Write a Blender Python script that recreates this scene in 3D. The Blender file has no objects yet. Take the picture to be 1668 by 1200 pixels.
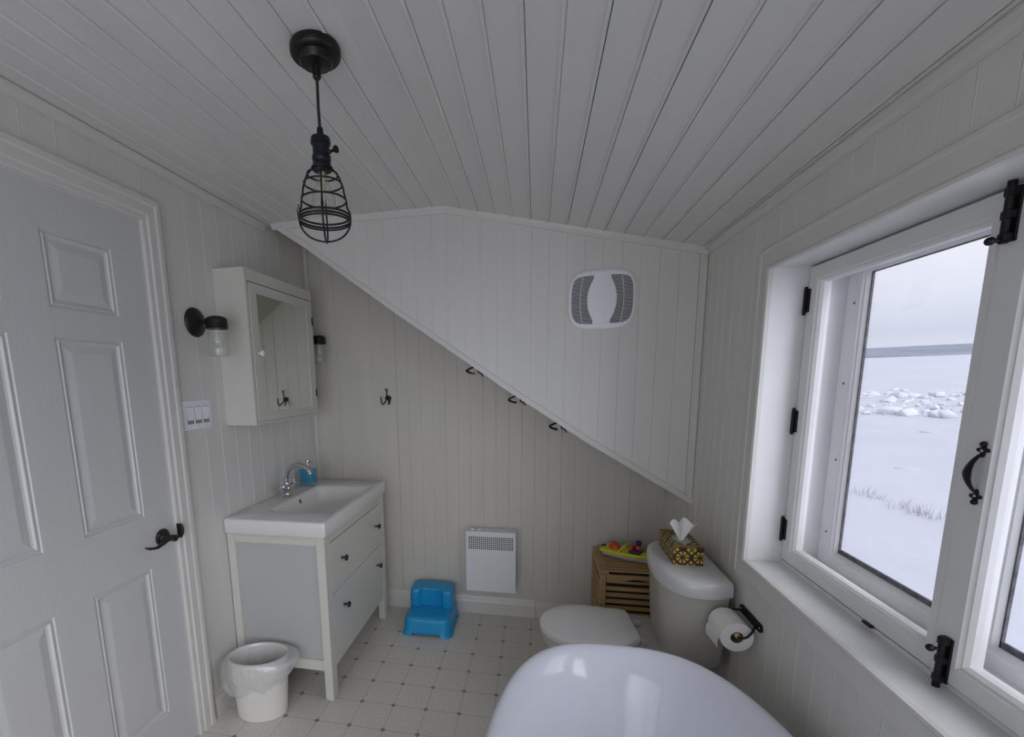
import bpy, bmesh, math, random
from mathutils import Vector, Matrix
R = math.radians
PI = math.pi
random.seed(11)
scene = bpy.context.scene
COL = scene.collection

# ------------------------------------------------------------------ camera
IMG_W, IMG_H = 1668.0, 1200.0
def make_camera():
    pos = Vector((1.3912, -2.7308, 1.4738))
    yaw, pitch, roll = -0.21185, -0.16065, -0.02208
    f = Vector((math.sin(yaw) * math.cos(pitch), math.cos(yaw) * math.cos(pitch), math.sin(pitch)))
    r = Vector((math.cos(yaw), -math.sin(yaw), 0))
    u = r.cross(f)
    rr = r * math.cos(roll) + u * math.sin(roll)
    uu = u * math.cos(roll) - r * math.sin(roll)
    cd = bpy.data.cameras.new('camera')
    cd.sensor_fit = 'HORIZONTAL'
    cd.sensor_width = 36.0
    cd.lens = 749.879 / IMG_W * 36.0
    cd.shift_x = 120.72 / IMG_W
    cd.shift_y = 138.85 / IMG_W
    cd.clip_start = 0.02
    cd.clip_end = 2000
    co = bpy.data.objects.new('camera', cd)
    COL.objects.link(co)
    m = Matrix((rr, uu, -f)).transposed().to_4x4()
    m.translation = pos
    co.matrix_world = m
    scene.camera = co
make_camera()

# ------------------------------------------------------------------ view, light
scene.view_settings.view_transform = 'Standard'
scene.view_settings.look = 'None'
scene.view_settings.gamma = 1.0
scene.view_settings.use_curve_mapping = False
scene.view_settings.exposure = 0.13
scene.cycles.use_denoising = True
scene.cycles.max_bounces = 12
scene.cycles.diffuse_bounces = 8
scene.cycles.transparent_max_bounces = 16
scene.cycles.caustics_reflective = False
scene.cycles.caustics_refractive = False

SKY_STRENGTH = 1.42
SUN_DIR = (.70, -.66, .20)
SUN_GLOW = 3.8
ZENITH = .35
def make_world():
    w = bpy.data.worlds.new('overcast_sky')
    scene.world = w
    w.use_nodes = True
    nt = w.node_tree
    nt.nodes.clear()
    tc = nt.nodes.new('ShaderNodeTexCoord')
    sep = nt.nodes.new('ShaderNodeSeparateXYZ')
    mp = nt.nodes.new('ShaderNodeMapping')
    mp.inputs['Scale'].default_value = (2.0, 2.0, 16.0)
    nz = nt.nodes.new('ShaderNodeTexNoise')
    nz.inputs['Scale'].default_value = 1.6
    nz.inputs['Detail'].default_value = 4
    ma = nt.nodes.new('ShaderNodeMath'); ma.operation = 'MULTIPLY_ADD'
    ma.inputs[1].default_value = 0.05
    ad = nt.nodes.new('ShaderNodeMath'); ad.operation = 'ADD'
    ad.inputs[1].default_value = -0.025
    rp = nt.nodes.new('ShaderNodeValToRGB')
    e = rp.color_ramp.elements
    e[0].position = 0.0; e[0].color = (.56, .58, .66, 1)
    e[1].position = 1.0; e[1].color = (.86, .87, .93, 1)
    for p, c in ((.035, (.56, .59, .68, 1)), (.06, (.52, .55, .65, 1)), (.10, (.62, .64, .73, 1)), (.20, (.73, .74, .80, 1)), (.4, (.80, .81, .87, 1))):
        k = rp.color_ramp.elements.new(p); k.color = c
    bg = nt.nodes.new('ShaderNodeBackground')
    # brighter patch of cloud where the sun stands behind it, and a lighter zenith
    sun = nt.nodes.new('ShaderNodeVectorMath'); sun.operation = 'DOT_PRODUCT'
    sun.inputs[1].default_value = Vector(SUN_DIR).normalized()
    def mth(op, a, b, c=None):
        n = nt.nodes.new('ShaderNodeMath'); n.operation = op
        for i, v in enumerate((a, b, c)):
            if v is None: continue
            if isinstance(v, (int, float)): n.inputs[i].default_value = v
            else: nt.links.new(v, n.inputs[i])
        return n.outputs[0]
    nt.links.new(tc.outputs['Generated'], sun.inputs[0])
    glow = mth('MULTIPLY', mth('POWER', mth('MAXIMUM', sun.outputs['Value'], 0.0), 3.0), SUN_GLOW)
    zen = mth('MULTIPLY', mth('MAXIMUM', mth('SUBTRACT', sep.outputs['Z'], .28), 0.0), ZENITH)
    st = mth('MULTIPLY', mth('ADD', mth('ADD', glow, zen), 1.0), SKY_STRENGTH)
    nt.links.new(st, bg.inputs['Strength'])
    out = nt.nodes.new('ShaderNodeOutputWorld')
    L = nt.links.new
    L(tc.outputs['Generated'], sep.inputs[0]); L(tc.outputs['Generated'], mp.inputs[0]); L(mp.outputs[0], nz.inputs['Vector'])
    L(nz.outputs['Fac'], ma.inputs[0]); L(sep.outputs['Z'], ma.inputs[2]); L(ma.outputs[0], ad.inputs[0])
    L(ad.outputs[0], rp.inputs[0]); L(rp.outputs[0], bg.inputs[0]); L(bg.outputs[0], out.inputs[0])
make_world()

def area_light(name, loc, rot, sx, sy, power, color=(1, 1, 1), portal=False):
    ld = bpy.data.lights.new(name, 'AREA')
    ld.shape = 'RECTANGLE'; ld.size = sx; ld.size_y = sy
    ld.energy = power; ld.color = color
    lo = bpy.data.objects.new(name, ld)
    lo.location = loc; lo.rotation_euler = rot
    COL.objects.link(lo)
    if portal:
        ld.cycles.is_portal = True
    return lo
Y_FRONT = -3.75
# added fill light behind the camera, placed in an invented window opening
area_light('front_fill_light', (1.05, Y_FRONT - .05, 1.1), (R(90), 0, 0), 1.86, 1.85, 1.6, (.96, .97, 1.0))
# sky portal of the window pair on the right
area_light('sky_portal', (2.55, -1.675, 1.31), (0, R(90), 0), 1.0, 1.35, 1.0, portal=True)

# ------------------------------------------------------------------ room numbers (metres)
W = 2.108          # right wall
YB = 0.0           # back wall
YK = -0.444        # face of the stair bulkhead
ZC = 2.274         # flat ceiling
XC = 0.956         # crease of the ceiling
ZR = 2.003         # ceiling at the right wall
WY0, WY1, WZ0, WZ1 = -2.31, -1.037, 0.834, 1.793   # window opening
DY0, DY1, DZ = -2.056, -1.244, 2.052                 # door
def ceil_z(x):
    return ZC if x <= XC else ZC + (ZR - ZC) * (x - XC) / (W - XC)
DIAG = [(0.0, 2.30), (.23, 2.150), (.686, 1.813), (1.081, 1.535), (1.257, 1.410), (1.643, 1.152), (W, .871)]
def diag_z(x):
    for (a, za), (b, zb) in zip(DIAG, DIAG[1:]):
        if x <= b:
            return za + (zb - za) * (x - a) / (b - a)
    return DIAG[-1][1]

# ------------------------------------------------------------------ materials
MATS = {}
def nodes_of(name):
    m = bpy.data.materials.new(name)
    m.use_nodes = True
    nt = m.node_tree
    return m, nt, nt.nodes['Principled BSDF']
def mat(name, color, rough=.5, metal=0.0, var=0.0, vscale=6.0, bump=0.0, bscale=60.0, coat=0.0, stretch=(1, 1, 1), spec=None):
    if name in MATS:
        return MATS[name]
    m, nt, b = nodes_of(name)
    b.inputs['Base Color'].default_value = (*color, 1)
    b.inputs['Roughness'].default_value = rough
    b.inputs['Metallic'].default_value = metal
    b.inputs['Coat Weight'].default_value = coat
    b.inputs['Coat Roughness'].default_value = .03
    if spec is not None:
        b.inputs['Specular IOR Level'].default_value = spec
    L = nt.links.new
    tc = nt.nodes.new('ShaderNodeTexCoord')
    mp = nt.nodes.new('ShaderNodeMapping')
    mp.inputs['Scale'].default_value = stretch
    L(tc.outputs['Object'], mp.inputs[0])
    if var:
        nz = nt.nodes.new('ShaderNodeTexNoise')
        nz.inputs['Scale'].default_value = vscale
        nz.inputs['Detail'].default_value = 5
        L(mp.outputs[0], nz.inputs['Vector'])
        rp = nt.nodes.new('ShaderNodeValToRGB')
        rp.color_ramp.elements[0].position = .3
        rp.color_ramp.elements[1].position = .7
        rp.color_ramp.elements[0].color = (*[c * (1 - var) for c in color], 1)
        rp.color_ramp.elements[1].color = (*[min(1, c * (1 + var)) for c in color], 1)
        L(nz.outputs['Fac'], rp.inputs[0]); L(rp.outputs[0], b.inputs['Base Color'])
    if bump:
        n2 = nt.nodes.new('ShaderNodeTexNoise')
        n2.inputs['Scale'].default_value = bscale
        n2.inputs['Detail'].default_value = 4
        L(mp.outputs[0], n2.inputs['Vector'])
        bp = nt.nodes.new('ShaderNodeBump')
        bp.inputs['Strength'].default_value = bump
        bp.inputs['Distance'].default_value = .002
        L(n2.outputs['Fac'], bp.inputs['Height']); L(bp.outputs[0], b.inputs['Normal'])
    MATS[name] = m
    return m

M_WALL = mat('painted_board', (.665, .655, .625), .42, var=.025, vscale=3, bump=.25, bscale=40, stretch=(3, 3, .35))
M_BACK = mat('painted_board_shaded', (.60, .58, .525), .42, var=.025, vscale=3, bump=.25, bscale=40, stretch=(3, 3, .35))  # wall paint darkened and warmed: under-stair shade put into the colour
M_CEIL = mat('painted_ceiling_board', (.68, .675, .655), .5, var=.03, vscale=3, bump=.35, bscale=40, stretch=(3, .35, 3))
M_TRIM = mat('painted_trim', (.64, .63, .60), .38, var=.02, vscale=4, bump=.12, bscale=70)
M_DOOR = mat('door_paint', (.575, .575, .575), .4, var=.015, vscale=4, bump=.22, bscale=55, stretch=(3, 3, .3))
M_SASH = mat('sash_paint', (.73, .73, .73), .36, var=.03, vscale=7, bump=.2, bscale=60)
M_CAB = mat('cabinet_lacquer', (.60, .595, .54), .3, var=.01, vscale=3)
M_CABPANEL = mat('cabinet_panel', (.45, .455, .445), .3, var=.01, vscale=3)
M_CERAMIC = mat('ceramic', (.72, .715, .70), .09, var=.006, vscale=2)
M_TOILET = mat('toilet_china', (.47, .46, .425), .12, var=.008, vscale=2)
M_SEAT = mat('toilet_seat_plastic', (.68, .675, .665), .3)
M_TUB = mat('tub_acrylic', (.69, .71, .785), .1, var=.004, vscale=2)
M_BLACK = mat('black_iron', (.018, .017, .018), .42, .6, bump=.15, bscale=90)
M_BRONZE = mat('dark_bronze', (.035, .032, .031), .36, .75, var=.2, vscale=20)
M_PEWTER = mat('aged_bronze_handle', (.055, .05, .045), .33, .85, var=.2, vscale=30)
M_KNOB = mat('dark_knob', (.02, .022, .03), .28, .5)
M_CHROME = mat('chrome', (.58, .59, .61), .06, 1.0)
M_DARK = mat('dark_hollow', (.012, .012, .012), .8)
M_GAP = mat('gap_shadow_filler', (.10, .085, .07), .9)
M_BLUE = mat('blue_plastic', (.012, .30, .62), .33, var=.03, vscale=5, bump=.06, bscale=200)
M_SOAP = mat('turquoise_soap', (.008, .30, .46), .12)
M_HEATER = mat('heater_enamel', (.74, .755, .79), .4)
M_PLAST = mat('white_plastic', (.84, .85, .90), .35)
M_BIN = mat('bin_plastic', (.78, .77, .73), .4)
M_PAPER = mat('toilet_paper', (.80, .79, .77), .9, bump=.2, bscale=150)
M_TISSUE = mat('tissue_paper', (.86, .85, .83), .9)
M_PIN = mat('pale_dowel', (.62, .42, .24), .5)
M_CARD = mat('cardboard_core', (.20, .14, .09), .9)
M_YELLOW = mat('yellow_plastic', (.68, .68, .02), .35)
M_RED = mat('red_plastic', (.60, .06, .02), .4)
M_NAVY = mat('navy_plastic', (.015, .02, .09), .4)
M_HULL = mat('grey_white_plastic', (.62, .58, .55), .4)
M_WOOD = mat('hamper_wood', (.40, .255, .12), .5, var=.2, vscale=5, bump=.15, bscale=50, stretch=(.6, 4, 9))
M_SNOW = mat('snow', (.38, .395, .45), .8, var=.05, vscale=.25)
M_ICE = mat('ice_rubble', (.50, .51, .56), .7, var=.06, vscale=.4)
M_SEA = mat('open_water', (.17, .195, .25), .8, var=.25, vscale=.05, stretch=(1, 1, 8), spec=.1)
M_GRASS = mat('dry_grass', (.42, .40, .46), .9)
M_CORD = mat('cord_fabric', (.03, .014, .014), .7)
M_SOCKET = mat('socket_steel', (.022, .023, .034), .34, .7)
M_FIL = mat('filament_glass', (.7, .6, .4), .3)
M_GASKET = mat('screen_gasket', (.09, .09, .10), .7, var=.5, vscale=60)

def thin_glass(name, tint=(1, 1, 1), gloss=.12, diffuse=0.0, dcol=(.8, .8, .8)):
    m = bpy.data.materials.new(name)
    m.use_nodes = True
    nt = m.node_tree; nt.nodes.clear()
    tr = nt.nodes.new('ShaderNodeBsdfTransparent'); tr.inputs[0].default_value = (*tint, 1)
    gl = nt.nodes.new('ShaderNodeBsdfGlossy'); gl.inputs['Roughness'].default_value = .03
    lw = nt.nodes.new('ShaderNodeLayerWeight'); lw.inputs['Blend'].default_value = .5
    pw = nt.nodes.new('ShaderNodeMath'); pw.operation = 'POWER'; pw.inputs[1].default_value = 4.5
    mu = nt.nodes.new('ShaderNodeMath'); mu.operation = 'MULTIPLY_ADD'
    mu.inputs[1].default_value = .8; mu.inputs[2].default_value = gloss * .3
    mx = nt.nodes.new('ShaderNodeMixShader'); out = nt.nodes.new('ShaderNodeOutputMaterial')
    L = nt.links.new
    L(lw.outputs['Facing'], pw.inputs[0]); L(pw.outputs[0], mu.inputs[0]); L(mu.outputs[0], mx.inputs[0]); L(tr.outputs[0], mx.inputs[1]); L(gl.outputs[0], mx.inputs[2])
    last = mx
    if diffuse:
        df = nt.nodes.new('ShaderNodeBsdfDiffuse'); df.inputs[0].default_value = (*dcol, 1)
        m2 = nt.nodes.new('ShaderNodeMixShader'); m2.inputs[0].default_value = diffuse
        L(mx.outputs[0], m2.inputs[1]); L(df.outputs[0], m2.inputs[2]); last = m2
    L(last.outputs[0], out.inputs[0])
    return m
M_PANE = thin_glass('window_pane', (.985, .99, 1), .03)
M_JAR = thin_glass('jar_glass', (.93, .94, .92), .25, .10, (.75, .75, .72))
M_BULB = thin_glass('bulb_glass', (.95, .95, .94), .25, .06)
M_BLOCK = thin_glass('dispenser_glass', (.85, .95, 1.0), .3)
M_SCREEN = thin_glass('insect_screen', (1, 1, 1), 0.0, .10, (.7, .7, .75))
def film_mat():
    m = bpy.data.materials.new('plastic_film'); m.use_nodes = True
    nt = m.node_tree; nt.nodes.clear()
    tr = nt.nodes.new('ShaderNodeBsdfTransparent')
    df = nt.nodes.new('ShaderNodeBsdfDiffuse'); df.inputs[0].default_value = (.84, .84, .85, 1)
    tl = nt.nodes.new('ShaderNodeBsdfTranslucent'); tl.inputs[0].default_value = (.84, .84, .85, 1)
    gl = nt.nodes.new('ShaderNodeBsdfGlossy'); gl.inputs['Roughness'].default_value = .25
    a = nt.nodes.new('ShaderNodeMixShader'); a.inputs[0].default_value = .3
    b = nt.nodes.new('ShaderNodeMixShader'); b.inputs[0].default_value = .36
    c = nt.nodes.new('ShaderNodeMixShader'); c.inputs[0].default_value = .10
    out = nt.nodes.new('ShaderNodeOutputMaterial'); L = nt.links.new
    L(df.outputs[0], a.inputs[1]); L(tl.outputs[0], a.inputs[2])
    L(tr.outputs[0], b.inputs[1]); L(a.outputs[0], b.inputs[2])
    L(b.outputs[0], c.inputs[1]); L(gl.outputs[0], c.inputs[2]); L(c.outputs[0], out.inputs[0])
    return m
M_FILM = film_mat()
def mirror_mat():
    m, nt, b = nodes_of('mirror_glass')
    b.inputs['Base Color'].default_value = (.80, .83, .76, 1)
    b.inputs['Metallic'].default_value = 1; b.inputs['Roughness'].default_value = .015
    return m
M_MIRROR = mirror_mat()

def math_node(nt, op, a, b=None, c=None):
    n = nt.nodes.new('ShaderNodeMath'); n.operation = op
    for i, v in enumerate((a, b, c)):
        if v is None:
            continue
        if isinstance(v, (int, float)):
            n.inputs[i].default_value = v
        else:
            nt.links.new(v, n.inputs[i])
    return n.outputs[0]
def floor_mat():
    m, nt, b = nodes_of('vinyl_tile')
    b.inputs['Roughness'].default_value = .33
    tc = nt.nodes.new('ShaderNodeTexCoord'); sep = nt.nodes.new('ShaderNodeSeparateXYZ')
    nt.links.new(tc.outputs['Object'], sep.inputs[0])
    s = .1524
    def cell(o, off):
        t = math_node(nt, 'MULTIPLY_ADD', o, 1 / s, -off / s + 100.5)
        fr = math_node(nt, 'FRACT', t)
        return math_node(nt, 'ABSOLUTE', math_node(nt, 'SUBTRACT', fr, .5))
    ax = cell(sep.outputs['X'], 1.0712); ay = cell(sep.outputs['Y'], -.1552)
    dia = math_node(nt, 'LESS_THAN', math_node(nt, 'ADD', ax, ay), .088)
    ln = math_node(nt, 'LESS_THAN', math_node(nt, 'MINIMUM', ax, ay), .0085)
    nz = nt.nodes.new('ShaderNodeTexNoise'); nz.inputs['Scale'].default_value = 90; nz.inputs['Detail'].default_value = 4
    nt.links.new(tc.outputs['Object'], nz.inputs['Vector'])
    rp = nt.nodes.new('ShaderNodeValToRGB')
    rp.color_ramp.elements[0].position = .35; rp.color_ramp.elements[1].position = .65
    rp.color_ramp.elements[0].color = (.60, .575, .52, 1); rp.color_ramp.elements[1].color = (.67, .645, .585, 1)
    nt.links.new(nz.outputs['Fac'], rp.inputs[0])
    def mix(f, a, c):
        x = nt.nodes.new('ShaderNodeMix'); x.data_type = 'RGBA'
        nt.links.new(f, x.inputs['Factor']); nt.links.new(a, x.inputs['A']); x.inputs['B'].default_value = (*c, 1)
        return x.outputs['Result']
    c1 = mix(ln, rp.outputs[0], (.40, .37, .32)); c2 = mix(dia, c1, (.27, .215, .18))
    nt.links.new(c2, b.inputs['Base Color'])
    return m
M_FLOOR = floor_mat()
def tissue_box_mat():
    m, nt, b = nodes_of('star_print_card')
    b.inputs['Roughness'].default_value = .45
    uv = nt.nodes.new('ShaderNodeUVMap'); sep = nt.nodes.new('ShaderNodeSeparateXYZ')
    nt.links.new(uv.outputs[0], sep.inputs[0])
    s = .062
    def cen(o, off):
        fr = math_node(nt, 'FRACT', math_node(nt, 'MULTIPLY_ADD', o, 1 / s, 10 + off))
        return math_node(nt, 'SUBTRACT', fr, .5)
    u = cen(sep.outputs['X'], .0); v = cen(sep.outputs['Y'], .05)
    ang = math_node(nt, 'ARCTAN2', v, u)
    k = math_node(nt, 'FRACT', math_node(nt, 'MULTIPLY_ADD', ang, 8 / (2 * PI), 8.5))
    off = math_node(nt, 'ABSOLUTE', math_node(nt, 'SUBTRACT', k, .5))
    rad = math_node(nt, 'SQRT', math_node(nt, 'ADD', math_node(nt, 'MULTIPLY', u, u), math_node(nt, 'MULTIPLY', v, v)))
    spoke = math_node(nt, 'LESS_THAN', math_node(nt, 'MULTIPLY', off, rad), .05)
    au = math_node(nt, 'ABSOLUTE', u); av = math_node(nt, 'ABSOLUTE', v)
    octo = math_node(nt, 'MAXIMUM', math_node(nt, 'MAXIMUM', au, av), math_node(nt, 'MULTIPLY', math_node(nt, 'ADD', au, av), .74))
    ring = math_node(nt, 'LESS_THAN', math_node(nt, 'ABSOLUTE', math_node(nt, 'SUBTRACT', octo, .44)), .07)
    hub = math_node(nt, 'LESS_THAN', rad, .12)
    allm = math_node(nt, 'MAXIMUM', math_node(nt, 'MAXIMUM', spoke, ring), hub)
    x = nt.nodes.new('ShaderNodeMix'); x.data_type = 'RGBA'
    nt.links.new(allm, x.inputs['Factor'])
    x.inputs['A'].default_value = (.50, .37, .035, 1); x.inputs['B'].default_value = (.035, .012, .016, 1)
    nt.links.new(x.outputs['Result'], b.inputs['Base Color'])
    return m
M_STAR = tissue_box_mat()

# ------------------------------------------------------------------ mesh helpers
def world_off(o):
    v = Vector((0, 0, 0))
    while o is not None:
        v += o.location
        o = o.parent
    return v
def tag(o, label=None, cat=None, group=None, kind=None):
    if label: o['label'] = label
    if cat: o['category'] = cat
    if group: o['group'] = group
    if kind: o['kind'] = kind
    return o
def thing(name, loc, label, cat, group=None, kind=None):
    o = bpy.data.objects.new(name, None)
    o.empty_display_size = .05
    o.location = loc
    COL.objects.link(o)
    return tag(o, label, cat, group, kind)
def copy_tree(o, parent=None):
    c = o.copy(); COL.objects.link(c)
    if parent is not None:
        c.parent = parent
    for ch in [x for x in COL.objects if x.parent == o]:
        copy_tree(ch, c)
    return c

class MB:
    def __init__(s):
        s.bm = bmesh.new()
        s.uv = None
    def add(s, verts, faces, M=None):
        vs = [s.bm.verts.new(M @ Vector(v) if M else Vector(v)) for v in verts]
        for f in faces:
            try:
                s.bm.faces.new([vs[i] for i in f])
            except ValueError:
                pass
        return s
    def box(s, x0, x1, y0, y1, z0, z1, bev=0.0, seg=2, M=None):
        t = bmesh.new()
        vs = [t.verts.new((x, y, z)) for z in (z0, z1) for y in (y0, y1) for x in (x0, x1)]
        for f in ((0, 2, 3, 1), (4, 5, 7, 6), (0, 1, 5, 4), (2, 6, 7, 3), (0, 4, 6, 2), (1, 3, 7, 5)):
            t.faces.new([vs[i] for i in f])
        if bev:
            bmesh.ops.bevel(t, geom=t.edges[:], offset=bev, segments=seg, profile=.5, affect='EDGES')
        t.verts.index_update()
        s.add([v.co.copy() for v in t.verts], [[v.index for v in f.verts] for f in t.faces], M)
        t.free()
        return s
    def loft(s, loops, cap0=True, cap1=True, M=None, closed=True, ring=False):
        n = len(loops[0]); V = [p for l in loops for p in l]; F = []
        m = len(loops)
        for i in range(m if ring else m - 1):
            a = i * n; b = ((i + 1) % m) * n
            for j in range(n if closed else n - 1):
                k = (j + 1) % n
                F.append((a + j, a + k, b + k, b + j))
        if cap0 and not ring: F.append(tuple(range(n - 1, -1, -1)))
        if cap1 and not ring: F.append(tuple((m - 1) * n + j for j in range(n)))
        return s.add(V, F, M)
    def lathe(s, prof, c=(0, 0, 0), axis='Z', n=32, M=None, caps=True):
        loops = []
        for r, h in prof:
            l = []
            for i in range(n):
                a = 2 * PI * i / n
                p, q = r * math.cos(a), r * math.sin(a)
                l.append({'Z': (c[0] + p, c[1] + q, c[2] + h), 'X': (c[0] + h, c[1] + p, c[2] + q), 'Y': (c[0] + p, c[1] + h, c[2] + q)}[axis])
            loops.append(l)
        return s.loft(loops, caps, caps, M)
    def tube(s, path, r, n=10, closed=False, M=None, flat=1.0):
        P = [Vector(p) for p in path]; m = len(P)
        rs = r if isinstance(r, (list, tuple)) else [r] * m
        T = []
        for i in range(m):
            a = P[(i - 1) % m] if (closed or i > 0) else P[i]
            b = P[(i + 1) % m] if (closed or i < m - 1) else P[i]
            T.append((b - a).normalized())
        up = Vector((0, 0, 1)) if abs(T[0].z) < .9 else Vector((1, 0, 0))
        nrm = (up - T[0] * up.dot(T[0])).normalized()
        loops = []
        for i in range(m):
            nrm = (nrm - T[i] * nrm.dot(T[i])).normalized()
            bi = T[i].cross(nrm)
            loops.append([P[i] + (nrm * math.cos(2 * PI * j / n) * flat + bi * math.sin(2 * PI * j / n)) * rs[i] for j in range(n)])
        return s.loft(loops, not closed, not closed, M, ring=closed)
    def sphere(s, c, r, n=16, sc=(1, 1, 1), M=None):
        loops = []
        for i in range(1, n):
            t = PI * i / n
            loops.append([(c[0] + r * sc[0] * math.sin(t) * math.cos(2 * PI * j / (2 * n)), c[1] + r * sc[1] * math.sin(t) * math.sin(2 * PI * j / (2 * n)), c[2] - r * sc[2] * math.cos(t)) for j in range(2 * n)])
        return s.loft(loops, True, True, M)
    def prism(s, poly, plane, d0, d1, M=None):
        f = {'XY': lambda a, b, d: (a, b, d), 'XZ': lambda a, b, d: (a, d, b), 'YZ': lambda a, b, d: (d, a, b)}[plane]
        return s.loft([[f(a, b, d0) for a, b in poly], [f(a, b, d1) for a, b in poly]], True, True, M)
    def done(s, name, m, parent=None, smooth=35, label=None, cat=None, group=None, kind=None, loc=None, uvbox=False):
        bmesh.ops.recalc_face_normals(s.bm, faces=s.bm.faces[:])
        if uvbox:
            uvl = s.bm.loops.layers.uv.new('UVMap')
            for f in s.bm.faces:
                n = f.normal
                for l in f.loops:
                    c = l.vert.co
                    if abs(n.y) >= max(abs(n.x), abs(n.z)) - .01: l[uvl].uv = (c.x, c.z)
                    elif abs(n.x) >= abs(n.z): l[uvl].uv = (c.y, c.z)
                    else: l[uvl].uv = (c.x, c.y)
        off = world_off(parent) if parent else Vector(loc if loc else (0, 0, 0))
        for v in s.bm.verts:
            v.co -= off
        me = bpy.data.meshes.new(name)
        s.bm.to_mesh(me); s.bm.free()
        if smooth:
            for p in me.polygons: p.use_smooth = True
            me.set_sharp_from_angle(angle=R(smooth))
        me.materials.append(m)
        o = bpy.data.objects.new(name, me)
        COL.objects.link(o)
        if parent: o.parent = parent
        elif loc: o.location = loc
        return tag(o, label, cat, group, kind)

def rrect(x0, x1, y0, y1, r, n=6):
    pts = []
    for cx, cy, a0 in ((x1 - r, y1 - r, 0), (x0 + r, y1 - r, 90), (x0 + r, y0 + r, 180), (x1 - r, y0 + r, 270)):
        for i in range(n + 1):
            a = R(a0 + 90 * i / n)
            pts.append((cx + r * math.cos(a), cy + r * math.sin(a)))
    return pts
def superell(cx, cy, a, b, e, n=64):
    pts = []
    for i in range(n):
        t = 2 * PI * i / n
        c, s_ = math.cos(t), math.sin(t)
        pts.append((cx + a * math.copysign(abs(c) ** (2 / e), c), cy + b * math.copysign(abs(s_) ** (2 / e), s_)))
    return pts
def lift(pts, z):
    return [(x, y, z) for x, y in pts]
def smooth_path(pts, k=6):
    P = [Vector(p) for p in pts]; out = []
    for i in range(len(P) - 1):
        p0 = P[max(i - 1, 0)]; p1 = P[i]; p2 = P[i + 1]; p3 = P[min(i + 2, len(P) - 1)]
        for j in range(k):
            t = j / k
            out.append(.5 * ((2 * p1) + (p2 - p0) * t + (2 * p0 - 5 * p1 + 4 * p2 - p3) * t * t + (3 * p1 - p0 - 3 * p2 + p3) * t ** 3))
    out.append(P[-1])
    return out

def boards(mb, O, U, V, N, u0, u1, v0, v1, pitch, phase, g=.004, d=.004, crack=0.0, rnd=None, back=.03, breaks=(), h=.0012, flip=False, qw=.0011):
    """Tongue-and-groove boards: O + u U + v V with grooves cut back along -N."""
    O, U, V, N = map(Vector, (O, U, V, N))
    rnd = rnd or random.Random(3)
    lo = v0 if callable(v0) else (lambda u: v0)
    hi = v1 if callable(v1) else (lambda u: v1)
    us = [(u0, 0)]      # profile: (u, depth); a rounded bead with a quirk beside it
    k = math.ceil((u0 - phase) / pitch + 1e-6)
    stops = sorted(b for b in breaks if u0 < b < u1)
    def face_to(u):
        while stops and stops[0] < u - 1e-4:
            q = stops.pop(0)
            if q > us[-1][0] + 1e-4: us.append((q, 0))
    while phase + k * pitch < u1 - .014:
        c = phase + k * pitch
        if c > u0 + .014:
            face_to(c - 2 * g)
            deep = rnd.random() < crack
            q, dq = (qw * 1.1, -.02) if deep else (qw, -d * rnd.uniform(.35, 1.0))
            side = [(c - 1.9 * g, 0), (c - 1.75 * g, h * .75), (c - 1.5 * g, h), (c - 1.2 * g, h * .92), (c - .15 * g, h * .12), (c, -.0008),
                    (c + .0001, dq), (c + q, dq), (c + q + .0001, -.0004), (c + q + .0012, 0)]
            if flip: side = [(2 * c - u, dd) for u, dd in reversed(side)]
            us += side
            while stops and stops[0] < us[-1][0]: stops.pop(0)
        k += 1
    face_to(u1)
    us.append((u1, 0))
    A = [O + U * u + V * lo(u) + N * dd for u, dd in us]
    B = [O + U * u + V * hi(u) + N * dd for u, dd in us]
    A += [O + U * u1 + V * lo(u1) - N * back, O + U * u0 + V * lo(u0) - N * back]
    B += [O + U * u1 + V * hi(u1) - N * back, O + U * u0 + V * hi(u0) - N * back]
    mb.loft([A, B], True, True)

# ================================================================== setting: shell
mb = MB(); mb.box(-.25, 2.7, Y_FRONT - .1, .12, -.06, 0)
mb.done('floor', M_FLOOR, smooth=0, kind='structure', label='cream vinyl floor patterned with small brown diamonds', cat='floor')

rc = random.Random(5)
mb = MB()
boards(mb, (0, 0, ZC), (1, 0, 0), (0, 1, 0), (0, 0, -1), -.02, XC, Y_FRONT, YK + .02, .0815, .0075, g=.0042, d=.006, crack=.30, rnd=rc, back=.05, h=.0045, qw=.0017)
sl = Vector((W - XC, 0, ZR - ZC)); ln_ = sl.length; sl.normalize()
boards(mb, (XC, 0, ZC), sl, (0, 1, 0), (sl.z, 0, -sl.x), 0, ln_ + .02, Y_FRONT, YK + .02, .0822, .002 + .0822, g=.0048, d=.007, crack=.4, rnd=rc, back=.05, h=.0045, qw=.0017)
mb.done('ceiling', M_CEIL, smooth=0, kind='structure', label='white painted board ceiling, flat then sloping down to the window wall', cat='ceiling')

mb = MB()
rl = random.Random(8)
Lk = dict(pitch=.1, phase=-.005, g=.0026, d=.0016, crack=.05, rnd=rl, h=.0011)
boards(mb, (0, 0, 0), (0, 1, 0), (0, 0, 1), (1, 0, 0), DY1, .02, 0, 2.31, **Lk)
boards(mb, (0, 0, 0), (0, 1, 0), (0, 0, 1), (1, 0, 0), DY0, DY1, DZ, 2.31, **Lk)
boards(mb, (0, 0, 0), (0, 1, 0), (0, 0, 1), (1, 0, 0), Y_FRONT, DY0, 0, 2.31, **Lk)
mb.done('wall_left', M_WALL, smooth=0, kind='structure', label='white board wall with the panelled door', cat='wall')

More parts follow.
